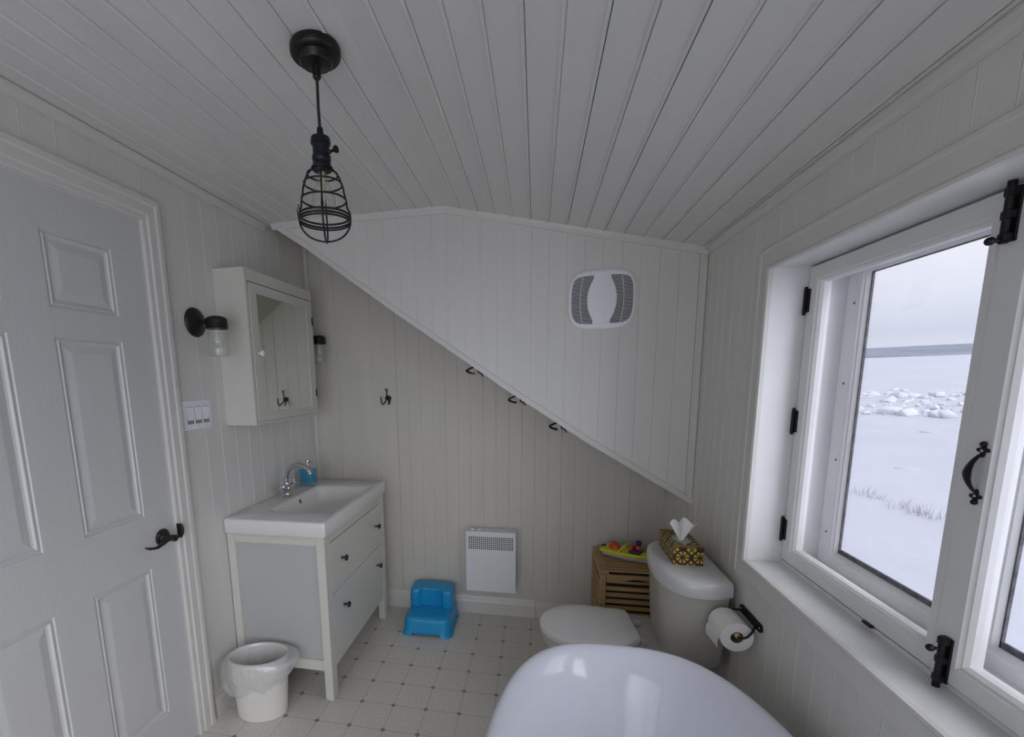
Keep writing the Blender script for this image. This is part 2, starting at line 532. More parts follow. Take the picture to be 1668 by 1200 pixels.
mb = MB()
boards(mb, (0, 0, 0), (1, 0, 0), (0, 0, 1), (0, -1, 0), -.02, W + .02, 0, lambda u: min(2.32, diag_z(max(0, min(W, u))) + .03), .0759, .0225 + .0759, g=.0024, d=.0015, crack=.12, rnd=random.Random(4), h=.001, breaks=[p[0] for p in DIAG[1:-1]])
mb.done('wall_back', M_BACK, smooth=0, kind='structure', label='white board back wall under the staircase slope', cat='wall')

mb = MB()
def bulk_top(u): return ceil_z(u) + .012
boards(mb, (0, YK, 0), (1, 0, 0), (0, 0, 1), (0, -1, 0), .03, W + .01, lambda u: min(bulk_top(u) - .001, diag_z(min(W, u))), bulk_top, .0792, .0175 + .0792, g=.0026, d=.0014, crack=.03, rnd=random.Random(9), h=.0012, back=.02, breaks=[XC] + [p[0] for p in DIAG[1:-1]])
mb.done('wall_bulkhead', M_WALL, smooth=0, kind='structure', label='white board bulkhead hanging down along the staircase slope', cat='wall')

mb = MB()
lp = []
for x, z in DIAG:
    lp.append([(x, YK + .005, z + .004), (x, .01, z + .004), (x, .01, z + .05), (x, YK + .005, z + .05)])
mb.loft(lp)
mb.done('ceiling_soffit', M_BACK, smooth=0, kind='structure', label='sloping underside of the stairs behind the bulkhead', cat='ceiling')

mb = MB()
rr_ = random.Random(12)
Rk = dict(pitch=.0795, phase=-1.378, g=.0022, d=.0016, crack=.02, rnd=rr_, h=.0007, back=.03)
OO, UU, VV, NN = (W, 0, 0), (0, 1, 0), (0, 0, 1), (-1, 0, 0)
boards(mb, OO, UU, VV, NN, WY1, .02, 0, ZR + .01, **Rk)
boards(mb, OO, UU, VV, NN, WY0, WY1, 0, WZ0 - .005, **Rk)
boards(mb, OO, UU, VV, NN, WY0, WY1, WZ1 + .005, ZR + .01, **Rk)
boards(mb, OO, UU, VV, NN, Y_FRONT, WY0, 0, ZR + .01, **Rk)
# solid wall behind the boards, with the window hole
T0, T1 = W + .03, W + .225
mb.box(T0, T1, WY1 + .02, .12, -.06, 2.3); mb.box(T0, T1, Y_FRONT - .1, WY0 - .02, -.06, 2.3)
mb.box(T0, T1, WY0 - .02, WY1 + .02, -.06, WZ0 - .04); mb.box(T0, T1, WY0 - .02, WY1 + .02, WZ1 + .04, 2.3)
mb.done('wall_right', M_WALL, smooth=0, kind='structure', label='white board wall around the casement window', cat='wall')

# wall behind the camera; its window opening is invented for the fill light
mb = MB()
fx0, fx1, fz0, fz1 = .12, 1.98, .175, 1.985
mb.box(-.15, fx0, Y_FRONT - .1, Y_FRONT, 0, 2.35); mb.box(fx1, W + .1, Y_FRONT - .1, Y_FRONT, 0, 2.35)
mb.box(fx0, fx1, Y_FRONT - .1, Y_FRONT, 0, fz0); mb.box(fx0, fx1, Y_FRONT - .1, Y_FRONT, fz1, 2.35)
mb.done('wall_front', M_WALL, smooth=0, kind='structure', label='white wall behind the photographer', cat='wall')

mb = MB()
for xa, xb in ((fx0, fx0 + .06), ((fx0 + fx1) / 2 - .03, (fx0 + fx1) / 2 + .03), (fx1 - .06, fx1)): mb.box(xa, xb, Y_FRONT - .07, Y_FRONT - .02, fz0, fz1, .004, 1)
for za, zb in ((fz0, fz0 + .06), (1.05, 1.10), (fz1 - .06, fz1)): mb.box(fx0, fx1, Y_FRONT - .065, Y_FRONT - .025, za, zb, .004, 1)
mb.done('added_window_2', M_TRIM, smooth=0, kind='structure', label='made-up white window frame around the fill light behind the photographer', cat='window')  # invented window frame, added where the fill light stands
# trims -------------------------------------------------------------
mb = MB()
cove = [(0, 0), (.026, 0), (.026, .006), (.014, .012), (.007, .022), (.006, .03), (0, .03)]
mb.prism([(a, ZC - .0025 - b) for a, b in cove], 'XZ', Y_FRONT, YK)
mb.done('trim_1', M_TRIM, smooth=0, kind='structure', label='cove moulding between the door wall and the ceiling', cat='trim')
mb = MB()
mb.prism([(W - a * .8, ZR + .0015 - b) for a, b in cove], 'XZ', Y_FRONT, YK)
mb.done('trim_2', M_TRIM, smooth=0, kind='structure', label='cove moulding between the window wall and the ceiling', cat='trim')
mb = MB()
for (xa, xb) in ((.06, XC), (XC, W)):
    za, zb = ceil_z(xa), ceil_z(xb)
    A = [(xa, YK + .002, za + .002), (xa, YK - .018, za + .002), (xa, YK - .014, za - .015), (xa, YK - .006, za - .028), (xa, YK + .002, za - .03)]
    B = [(xb, y, z - za + zb) for _, y, z in A]
    mb.loft([A, B])
mb.done('trim_3', M_TRIM, smooth=0, kind='structure', label='moulding along the top of the bulkhead', cat='trim')
mb = MB()
lp = []
for i, (x, z) in enumerate([(.045, diag_z(.045))] + DIAG[1:]):
    lp.append([(x, YK - .007, z - .002), (x, YK - .007, z + .026), (x, YK - .003, z + .032), (x, YK + .03, z + .032), (x, YK + .03, z - .002)])
mb.loft(lp)
mb.done('trim_4', M_TRIM, smooth=0, kind='structure', label='board edging along the sloping bottom of the bulkhead', cat='trim')
mb = MB()
mb.box(W - .020, W - .001, YK - .008, YK, .90, ZR - .03, .003, 1)
mb.done('trim_5', M_TRIM, smooth=0, kind='structure', label='corner strip where bulkhead meets window wall', cat='trim')
mb = MB()
mb.box(.001, .022, -.022, -.001, .1, 2.27, .002, 1)
mb.done('trim_6', M_TRIM, smooth=0, kind='structure', label='corner strip in the far corner beyond the vanity', cat='trim')

bprof = [(0, 0), (.016, 0), (.016, .075), (.011, .088), (.010, .097), (.005, .112), (0, .114)]
mb = MB(); mb.prism([(-a, b) for a, b in bprof], 'YZ', .02, 1.40)
mb.prism([(-a * .55, b * .93) for a, b in bprof], 'YZ', 1.403, W)
mb.done('baseboard_back', M_TRIM, smooth=0, kind='structure', label='white moulded baseboard along the back wall', cat='baseboard')
mb = MB(); mb.prism(bprof, 'XZ', -1.135, -.02)
mb.done('baseboard_left', M_TRIM, smooth=0, kind='structure', label='white moulded baseboard behind the bin and the vanity', cat='baseboard')
mb = MB(); mb.prism([(W - a, b) for a, b in bprof], 'XZ', Y_FRONT, -.02)
mb.done('baseboard_right', M_TRIM, smooth=0, kind='structure', label='white moulded baseboard below the window', cat='baseboard')

# ================================================================== door
def make_door():
    cas = [(0, 0), (.012, 0), (.014, .004), (.014, .020), (.019, .026), (.019, .055), (.023, .062), (.023, .078), (.019, .084), (0, .084)]  # (out, across)
    mb = MB()
    y0, y1, z1 = DY0 - .004, DY1 + .006, DZ + .004
    def rail(ptsA, ptsB): mb.loft([ptsA, ptsB])
    rail([(o, y1 + a, 0) for o, a in cas], [(o, y1 + a, z1 + a) for o, a in cas])
    rail([(o, y0 - a, 0) for o, a in cas], [(o, y0 - a, z1 + a) for o, a in cas])
    rail([(o, y0 - a, z1 + a) for o, a in cas], [(o, y1 + a, z1 + a) for o, a in cas])
    # jamb lining
    mb.box(-.10, .0, y1 - .001, y1 + .02, 0, z1 + .02); mb.box(-.10, .0, y0 - .02, y0 + .001, 0, z1 + .02); mb.box(-.10, .0, y0, y1, z1, z1 + .02)
    mb.done('trim_8', M_TRIM, smooth=0, kind='structure', label='moulded white casing around the door', cat='trim')
    root = thing('door_1', (0, (DY0 + DY1) / 2, 0), 'white six panel door with a dark lever handle', 'door', kind='structure')
    ys = [(-2.056 + .126, -1.726), (-1.600, -1.369)]
    zs = [(.209, .803), (1.001, 1.624), (1.707, 1.925)]
    mb = MB()
    yl = sorted([DY0, DY1] + [v for p in ys for v in p]); zl = sorted([.008, DZ] + [v for p in zs for v in p])
    for i in range(len(yl) - 1):
        for j in range(len(zl) - 1):
            a, b, c, d = yl[i], yl[i + 1], zl[j], zl[j + 1]
            if (a, b) in [tuple(p) for p in ys] and (c, d) in [tuple(p) for p in zs]:
                lo = []
                for ins, x in ((0, 0), (.003, -.004), (.008, -.0045), (.011, -.001), (.014, -.0015), (.018, -.006), (.024, -.008), (.046, -.0035), (.050, -.003)):
                    lo.append([(x, a + ins, c + ins), (x, b - ins, c + ins), (x, b - ins, d - ins), (x, a + ins, d - ins)])
                mb.loft(lo, False, True)
            else:
                mb.add([(0, a, c), (0, b, c), (0, b, d), (0, a, d)], [(0, 1, 2, 3)])
    mb.add([(0, DY0, .008), (0, DY1, .008), (0, DY1, DZ), (0, DY0, DZ), (-.035, DY0, .008), (-.035, DY1, .008), (-.035, DY1, DZ), (-.035, DY0, DZ)],
           [(0, 1, 5, 4), (1, 2, 6, 5), (2, 3, 7, 6), (3, 0, 4, 7), (4, 5, 6, 7)])
    bmesh.ops.remove_doubles(mb.bm, verts=mb.bm.verts[:], dist=.0002)
    mb.done('door_leaf', M_DOOR, root, smooth=0)
    # lever handle with round rose
    hy, hz = -1.303, .901
    mb = MB(); mb.lathe([(.0, 0.0), (.032, 0.0), (.033, .004), (.029, .008), (.020, .010), (.017, .014), (.011, .016), (.0105, .044), (.013, .047), (.013, .060), (.009, .064), (0.001, .065)], (.0005, hy, hz), 'X', 28)
    rose = mb.done('door_handle', M_PEWTER, root, label='dark bronze lever handle')
    mb = MB()
    mb.tube(smooth_path([(.053, hy + .004, hz), (.056, hy - .02, hz + .003), (.058, hy - .05, hz + .002), (.058, hy - .085, hz - .006), (.056, hy - .115, hz + .0), (.053, hy - .132, hz + .009)], 5),
            [.009] * 8 + [.008] * 8 + [.0065] * 6 + [.0045] * 3 + [.002], 12, flat=.75)
    mb.done('lever', M_PEWTER, rose)
    # latch tongue plate on the casing
    mb = MB()
    pl = [(-.028, .0), (-.016, .011), (0, .0145), (.016, .012), (.028, .003), (.028, -.003), (-.028, -.003)]
    mb.prism([(DY1 + .002 + b, hz + .008 + a) for a, b in pl], 'YZ', .016, .034)
    mb.done('strike_plate', M_PEWTER, root)
make_door()

# ================================================================== window pair
def rail_frame(mb, y0, y1, z0, z1, xs, wl, wr, wb, wt):
    """rectangular frame in the YZ plane with a stepped inner edge; xs = (front, back)"""
    x0, x1 = xs
    def loop(iy0, iy1, iz0, iz1, x): return [(x, iy0, iz0), (x, iy1, iz0), (x, iy1, iz1), (x, iy0, iz1)]
    st = [(0, 0), (0, .0015)]
    L = [loop(y0, y1, z0, z1, x1), loop(y0, y1, z0, z1, x0 + .003), loop(y0 + .003, y1 - .003, z0 + .003, z1 - .003, x0)]
    for k, dx in ((0, 0), (.004, .006), (.007, .006), (.012, .014), (.013, .024)):
        L.append(loop(y0 + wr - .013 + k, y1 - wl + .013 - k, z0 + wb - .013 + k, z1 - wt + .013 - k, x0 + min(dx, x1 - x0 - .001)))
    L.append(loop(y0 + wr, y1 - wl, z0 + wb, z1 - wt, x1))
    mb.loft(L, False, False, ring=True)
def make_window():
    root = thing('window_1', (W + .1, (WY0 + WY1) / 2, WZ0), 'pair of white wooden casement windows looking onto snow and sea ice', 'window', kind='structure')
    XS = W + .100            # sash face
    # casing on the wall, beaded inner edge
    mb = MB()
    cas = [(0, -.004), (.012, -.004), (.016, .002), (.013, .007), (.011, .009), (.011, .052), (.014, .056), (.014, .064), (.008, .070), (0, .070)]
    def P(o, y, z): return (W - o, y, z)
    c = cas
    corners = [(WY0, WZ0), (WY1, WZ0), (WY1, WZ1), (WY0, WZ1)]
    def cr(i):
        y, z = corners[i]; sy = -1 if i in (0, 3) else 1; sz = -1 if i in (0, 1) else 1
        return [P(o, y + sy * a, z + sz * a) for o, a in c]
    mb.loft([cr(0), cr(1), cr(2), cr(3)], ring=True)
    mb.done('casing', M_TRIM, root, smooth=0)
    # deep jamb lining + sill board
    mb = MB()
    jx = W + .235
    mb.box(W - .004, jx, WY1 - .001, WY1 + .02, WZ0 - .03, WZ1 + .03)
    mb.box(W - .004, jx, WY0 - .02, WY0 + .001, WZ0 - .03, WZ1 + .03)
    mb.box(W - .004, jx, WY0, WY1, WZ1 - .001, WZ1 + .03)
    # stop beads behind the sash
    mb.box(XS + .034, jx, WY1 - .014, WY1, WZ0, WZ1, .002, 1); mb.box(XS + .034, jx, WY0, WY0 + .014, WZ0, WZ1, .002, 1); mb.box(XS + .034, jx, WY0, WY1, WZ1 - .014, WZ1, .002, 1)
    mb.done('jamb', M_SASH, root, smooth=0)
    mb = MB(); mb.box(W - .006, XS + .034, WY0, WY1, WZ0 - .035, WZ0 + .001, .003, 2)
    mb.box(XS + .002, XS + .03, WY0, WY1, WZ0, WZ0 + .012, .002, 1)
    mb.prism([(XS + .034, WZ0 - .035), (W + .27, WZ0 - .035), (W + .27, WZ0 + .022), (XS + .034, WZ0 + .034)], 'XZ', WY0, WY1)
    mb.done('window_sill', M_SASH, root, smooth=0)
    ZB, ZT = WZ0 + .0155, WZ1 - .007
    ymid = -1.655
    for which, (ya, yb) in enumerate(((ymid + .003, WY1 - .005), (WY0 + .005, ymid - .003))):
        mb = MB()
        if which == 0: rail_frame(mb, ya, yb, ZB, ZT, (XS, XS + .032), .058, .03, .052, .052)
        else: rail_frame(mb, ya, yb, ZB, ZT, (XS - .004, XS + .030), .068, .058, .052, .052)
        sash = mb.done('sash', M_SASH, root, smooth=0, label='left casement sash' if which == 0 else 'casement sash carrying the iron pull and bolts')
        wl, wr = (.058, .03) if which == 0 else (.068, .058)
        mb = MB(); mb.box(XS + .022, XS + .025, ya + wr - .004, yb - wl + .004, ZB + .048, ZT - .048)
        mb.done('pane', M_PANE, sash, smooth=0)
    sash2 = sash
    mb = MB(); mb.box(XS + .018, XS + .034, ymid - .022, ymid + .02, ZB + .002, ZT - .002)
    mb.done('astragal', mat('shaded_joint_paint', (.30, .295, .285), .6, var=.3, vscale=25), sash2, smooth=0)  # dirty joint paint, greyed further to hold the shade of the sash gap
    sash1 = [o for o in root.children if o.name.startswith('sash')][0] if root.children else sash
    # fixed storm frame with insect screen further out
    X2 = W + .200
    for (ya, yb) in ((-1.568, WY1 - .014), (WY0 + .014, -1.572)):
        mb = MB(); rail_frame(mb, ya, yb, WZ0 + .022, WZ1 - .014, (X2, X2 + .015), .076, .05, .052, .03)
        fr = mb.done('storm_frame', M_SASH, root, smooth=0)
        mb = MB()
        a, b, c, d = ya + .044, yb - .070, WZ0 + .070, WZ1 - .040
        for q in ((a, b, c, c + .017), (b - .009, b, c, d), (a, b, d - .006, d)):
            mb.box(X2 + .0155, X2 + .021, *q)
        mb.done('gasket', M_GASKET, fr, smooth=0)
        mb = MB(); mb.box(X2 + .022, X2 + .0225, a, b + .004, c - .004, d + .004)
        mb.done('insect_screen', M_SCREEN, fr, smooth=0)
        mb = MB()
        for k in range(4):
            z = WZ0 + .13 + k * .235
            mb.lathe([(.0001, -.001), (.004, -.001), (.004, .001), (.0001, .001)], (X2 - .0005, yb - .034 - .006 * (k % 2), z), 'X', 8)
        mb.done('nail_head', M_GASKET, fr)
    # iron pull on the second sash
    xf = XS - .004
    hz0, hz1, hy = 1.238, 1.318, -1.6985
    mb = MB()
    mb.tube([(xf - .003 - .0165 * math.sin(PI * i / 24) ** .8, hy + .002, hz1 - .004 - (hz1 - hz0 - .008) * i / 24) for i in range(25)],
            [.004, .0045, .005, .0055, .006, .0065, .007, .0075, .008, .0085, .009, .0095, .010, .0095, .009, .0085, .008, .0075, .007, .0065, .006, .0055, .005, .0045, .004], 10, flat=.4)
    for zc, s_ in ((hz1 + .002, 1), (hz0 - .002, -1)):
        pts = []
        for i in range(24):
            a = 2 * PI * i / 24
            r = .0085 + .0035 * math.cos(4 * (a - PI / 4)) * (1 if True else 0)
            pts.append((hy + 1.0 * r * math.cos(a + PI / 4), zc + s_ * (1.15 * r * math.sin(a + PI / 4) + .002)))
        mb.prism(pts, 'YZ', xf - .004, xf + .001)
        mb.sphere((xf - .003, hy, zc + s_ * .013), .0055, 8)
    pull = mb.done('pull_handle', M_BLACK, sash2, label='black iron pull')
    mb = MB()
    for zc in (hz1 + .003, hz0 - .003): mb.sphere((xf - .0045, hy, zc), .0028, 6, (.5, 1, 1))
    # sliding bolts, top and bottom
    mb2 = MB()
    for (z0, z1, zk, yb_) in ((1.690, 1.782, 1.694, -1.680), (.846, .942, .917, -1.692)):
        mb2.box(xf - .003, xf + .001, yb_ - .0115, yb_ + .0115, z0, z1, .001, 1)
        mb2.tube([(xf - .010, yb_, z0 - .012 if z0 < 1 else z0 - .002), (xf - .010, yb_, z1 + (.002 if z0 < 1 else .012))],   .0062, 12)
        for q in (z0 + .008, (z0 + z1) / 2, z1 - .008):
            mb2.box(xf - .0155, xf, yb_ - .0085, yb_ + .0085, q - .008, q + .008, .002, 1)
        mb2.tube([(xf - .010, yb_, zk), (xf - .024, yb_ + .002, zk)], .003, 8)
        mb2.sphere((xf - .028, yb_ + .002, zk), .0075, 10)
    mb2.done('sliding_bolt', M_BLACK, sash2, label='black iron bolts at top and bottom of the meeting stile')
    mb.done('screw_head', M_CHROME, sash2)
    # butt hinges in the corner of the reveal
    hg = None
    for z in (1.687, 1.315, .955):
        mb = MB(); mb.tube([(XS - .006, WY1 - .006, z - .037), (XS - .006, WY1 - .006, z + .037)], .0048, 10)
        mb.box(XS - .004, XS + .002, WY1 - .022, WY1 - .002, z - .034, z + .034)
        mb.sphere((XS - .006, WY1 - .006, z + .039), .0045, 6); mb.sphere((XS - .006, WY1 - .006, z - .039), .0045, 6)
        mb.done('hinge', M_BLACK, root)
    mb = MB(); mb.box(XS - .008, XS + .004, -1.487, -1.455, WZ0 + .011, WZ0 + .018, .002, 1)
    mb.done('stop_block', M_BLACK, root)
make_window()

# ================================================================== outside: snow, ice, sea, grass
def make_outside():
    cx, cy = 1.4, -2.7
    rnd = random.Random(21)
    prof = [(4, -2.95), (10.8, -2.62), (17, -2.60), (24, -2.55), (45, -1.85), (62, -.75), (150, 4.2)]
    def gz(r):
        for (a, za), (b, zb) in zip(prof, prof[1:]):
            if r <= b: return za + (zb - za) * max(0, (r - a)) / (b - a)
        return prof[-1][1]
    def noise(x, y):
        return (math.sin(x * .9 + 1.3 * math.sin(y * .7)) + math.sin(y * 1.3 + 1.7 * math.sin(x * .5)) + .5 * math.sin(2.3 * x + 1.9 * y)) / 2.5
    mb = MB(); loops = []
    r = 4.0; N = 120; a0, a1 = R(-25), R(75)
    while r < 152:
        l = []
        for i in range(N + 1):
            a = a0 + (a1 - a0) * i / N
            x, y = cx + r * math.cos(a), cy + r * math.sin(a)
            z = gz(r) + .10 * noise(x * .25, y * .25) * min(1, r / 12) + .03 * noise(x * 1.1, y * 1.1)
            l.append((x, y, z))
        loops.append(l); r *= 1.035
    mb.loft(loops, False, False, closed=False)
    mb.done('snow_ground', M_SNOW, smooth=80, kind='structure', label='snow covered shore outside the window', cat='ground')
    # pushed-up ice rubble: many overlapping chunks, nobody could count them
    mb = MB()
    for k in range(2600):
        a = a0 + (a1 - a0) * rnd.random(); r = 46 + 19 * rnd.random() ** 1.2
        x, y = cx + r * math.cos(a), cy + r * math.sin(a)
        clump = .35 + .65 * max(0, noise(x * .35, y * .35))
        s = (.10 + .75 * rnd.random() ** 2.5) * clump
        M = Matrix.Translation((x, y, gz(r) + .25 * s)) @ Matrix.Rotation(rnd.random() * 6, 4, 'Z') @ Matrix.Rotation(rnd.uniform(-.9, .9), 4, 'X') @ Matrix.Rotation(rnd.uniform(-.6, .6), 4, 'Y')
        mb.box(-s, s, -s * rnd.uniform(.5, .9), s * .7, -s * .5, s * rnd.uniform(.3, .6), s * .12, 1, M)
    mb.done('ice_rubble', M_ICE, smooth=50, kind='stuff', label='band of pushed-up ice chunks on the snowy shore', cat='ice')
    mb = MB(); loops = []
    for r, z in ((150, 4.15), (200, 6.6), (300, 11.4), (304, 11.5)):
        loops.append([(cx + r * math.cos(a0 + (a1 - a0) * i / 60), cy + r * math.sin(a0 + (a1 - a0) * i / 60), z) for i in range(61)])
    mb.loft(loops, False, False, closed=False)
    mb.done('sea', M_SEA, smooth=60, kind='structure', label='grey band of open water on the horizon', cat='sea')
    mb = MB()
    A = Vector((cx + 20.5 * math.cos(R(59)), cy + 20.5 * math.sin(R(59)), 0)); B = Vector((cx + 16.4 * math.cos(R(48)), cy + 16.4 * math.sin(R(48)), 0))
    C = Vector((cx + 17 * math.cos(R(20)), cy + 17 * math.sin(R(20)), 0))
    def blade(p, h):
        d = Vector((rnd.uniform(-.3, .3), rnd.uniform(-.3, .3), 1)) * h
        w = Vector((rnd.uniform(-1, 1), rnd.uniform(-1, 1), 0)).normalized() * .012
        mb.add([p - w, p + w, p + d * .6 + w * .5, p + d], [(0, 1, 2), (0, 2, 3)])
    for k in range(700):
        t = rnd.random()
        seg = (A, B) if k % 2 else (B, C)
        p = seg[0].lerp(seg[1], t) + Vector((rnd.gauss(0, .18), rnd.gauss(0, .18), 0))
        den = .5 + .5 * math.sin(t * 17 + 1)
        if rnd.random() > .25 + .75 * den: continue
        rr = math.hypot(p.x - cx, p.y - cy)
        p.z = gz(rr) - .05
        blade(p, .15 + .35 * rnd.random() * den)
    mb.done('dry_grass', M_GRASS, smooth=0, kind='stuff', label='thin line of dry grass poking through the snow', cat='grass')
    # bare hummocks in the snow
    mb = MB()
    for (r, a) in ((26, 56), (33, 50), (38, 55), (28, 60), (36, 47), (24.5, 51.5)):
        x, y = cx + r * math.cos(R(a)), cy + r * math.sin(R(a))
        mb.sphere((x, y, gz(r) - .02), .42, 8, (1, .8, .22))
    mb.done('snow_hummocks', M_SNOW, smooth=60, kind='stuff', label='low humps on the snow beyond the grass', cat='snow')
make_outside()

# ================================================================== pendant lamp
def make_pendant():
    px, py = .857, -1.557
    root = thing('pendant_lamp', (px, py, ZC), 'black wire cage pendant lamp hanging from the ceiling', 'lamp')
    mb = MB(); mb.lathe([(.001, 0), (.058, 0), (.0605, -.004), (.0605, -.017), (.0575, -.022), (.0545, -.0235), (.042, -.0235), (.0405, -.026), (.0395, -.034), (.036, -.0385), (.026, -.0395), (.010, -.044), (.010, -.066), (.007, -.07), (.001, -.07)], (px, py, ZC), 'Z', 40)
    mb.done('canopy', M_BRONZE, root)
    mb = MB(); mb.tube([(px, py, ZC - .065), (px - .001, py, ZC - .13), (px, py, 2.083)], .0038, 10)
    mb.done('cord', M_CORD, root)
    mb = MB(); mb.lathe([(.001, 2.096), (.007, 2.096), (.008, 2.092), (.008, 2.078), (.012, 2.077), (.023, 2.073), (.0245, 2.068), (.0245, 2.058), (.021, 2.055), (.0205, 2.034), (.0225, 2.032), (.0235, 2.026), (.0225, 2.019), (.021, 2.017), (.023, 2.012), (.024, 2.003), (.022, 1.997), (.001, 1.997)], (px, py, 0), 'Z', 32)
    sk = mb.done('socket', M_SOCKET, root)
    mb = MB()
    d = Vector((.93, -.37, 0))
    c = Vector((px, py, 2.034))
    mb.tube([c + d * .018, c + d * .028, c + d * .030, c + d * .033, c + d * .044, c + d * .047, c + d * .049, c + d * .053], [.004, .004, .0055, .0035, .0035, .0045, .0085, .0085], 12)
    mb.done('switch_key', M_BRONZE, sk)
    # cage
    mb = MB(); wr = .0023
    def ring(r, z, w=wr): mb.tube([(px + r * math.cos(2 * PI * i / 40), py + r * math.sin(2 * PI * i / 40), z) for i in range(40)], w, 8, closed=True)
    ring(.0245, 2.003, .003); ring(.0375, 1.9885); ring(.0475, 1.9665); ring(.0555, 1.9285); ring(.0640, 1.8905, .0027); ring(.0645, 1.8825, .0027); ring(.0640, 1.8765, .0024)
    rib = [(.024, 2.003), (.036, 1.9905), (.0415, 1.981), (.045, 1.970), (.049, 1.960), (.0515, 1.945), (.0555, 1.928), (.0575, 1.912), (.063, 1.900), (.0645, 1.884), (.0605, 1.864), (.048, 1.846), (.028, 1.834), (0, 1.829)]
    for k in range(2):
        a = R(20) + k * PI / 2
        ca, sa = math.cos(a), math.sin(a)
        path = [(px + r * ca, py + r * sa, z) for r, z in rib] + [(px - r * ca, py - r * sa, z) for r, z in reversed(rib[:-1])]
        mb.tube(smooth_path(path, 3), wr, 8)
    # closing clips
    for a in (R(200), R(290)):
        mb.tube([(px + (.064 + .004 * s_) * math.cos(a + .05 * s_), py + (.064 + .004 * s_) * math.sin(a + .05 * s_), z) for s_, z in ((0, 1.872), (1, 1.90), (0, 1.918), (-1, 1.90), (0, 1.872))], .0012, 6)
    mb.done('wire_cage', M_BLACK, root)
    mb = MB(); mb.lathe([(.012, 1.998), (.013, 1.985), (.015, 1.972), (.022, 1.955), (.0285, 1.938), (.030, 1.925), (.0275, 1.910), (.019, 1.899), (.008, 1.895), (.001, 1.8945)], (px, py, 0), 'Z', 28)
    bulb = mb.done('bulb', M_BULB, root, label='clear glass bulb')
    mb = MB()
    mb.lathe([(.001, 1.998), (.005, 1.996), (.006, 1.975), (.003, 1.955), (.001, 1.950)], (px, py, 0), 'Z', 12)
    for k in range(5):
        a = 2 * PI * k / 5
        mb.tube([(px + .003 * math.cos(a), py + .003 * math.sin(a), 1.955), (px + .011 * math.cos(a), py + .011 * math.sin(a), 1.915)], .0005, 5)
    mb.done('filament', M_FIL, bulb)
make_pendant()

# ================================================================== wall sconces
def make_sconce():
    root = thing('wall_sconce', (0, 0, 0), 'black wall sconce with a ribbed glass jar beside the light switch', 'wall lamp', 'sconces beside the mirror cabinet')
    mb = MB(); mb.lathe([(.001, 0), (.058, 0), (.060, .003), (.058, .008), (.050, .014), (.034, .022), (.028, .024), (.018, .031), (.010, .034), (.009, .05), (.001, .05)], (0, 0, 0), 'X', 36)
    mb.sphere((.026, -.024, .0), .003, 6)
    mb.sphere((.026, .024, 0), .003, 6)
    mb.tube([(.045, 0, 0), (.072, 0, .0)], .009, 12)
    mb.done('backplate', M_BRONZE, root)
    mb = MB(); mb.lathe([(.001, .022), (.022, .020), (.036, .014), (.041, .008), (.042, .0), (.042, -.026), (.043, -.028), (.043, -.031), (.038, -.031), (.038, -.02), (.001, -.02)], (.104, 0, 0), 'Z', 36)
    mb.done('cap', M_BRONZE, root)
    mb = MB()
    pr = [(.033, -.028), (.034, -.034)]
    for k in range(4):
        z = -.038 - .012 * k
        pr += [(.0375, z), (.0395, z - .004), (.0375, z - .008)]
    pr += [(.039, -.090), (.040, -.120), (.0395, -.136), (.037, -.141), (.020, -.142), (.001, -.142)]
    inner = [(r - .002, z + (.002 if z < -.13 else 0)) for r, z in reversed(pr[:-1])]
    mb.lathe(pr, (.104, 0, 0), 'Z', 36, caps=False)
    jar = mb.done('glass_jar', M_JAR, root, smooth=60)
    mb = MB(); mb.lathe([(.010, -.02), (.011, -.045), (.018, -.062), (.0225, -.078), (.021, -.094), (.013, -.105), (.001, -.108)], (.104, 0, 0), 'Z', 20)
    mb.done('bulb', M_BULB, root, label='clear bulb inside the jar')
    return root
sc = make_sconce()
sc.location = (0, -1.008, 1.728)
s2 = copy_tree(sc); s2.location = (0, -.092, 1.728)
s2['label'] = 'black wall sconce half hidden beyond the mirror cabinet'

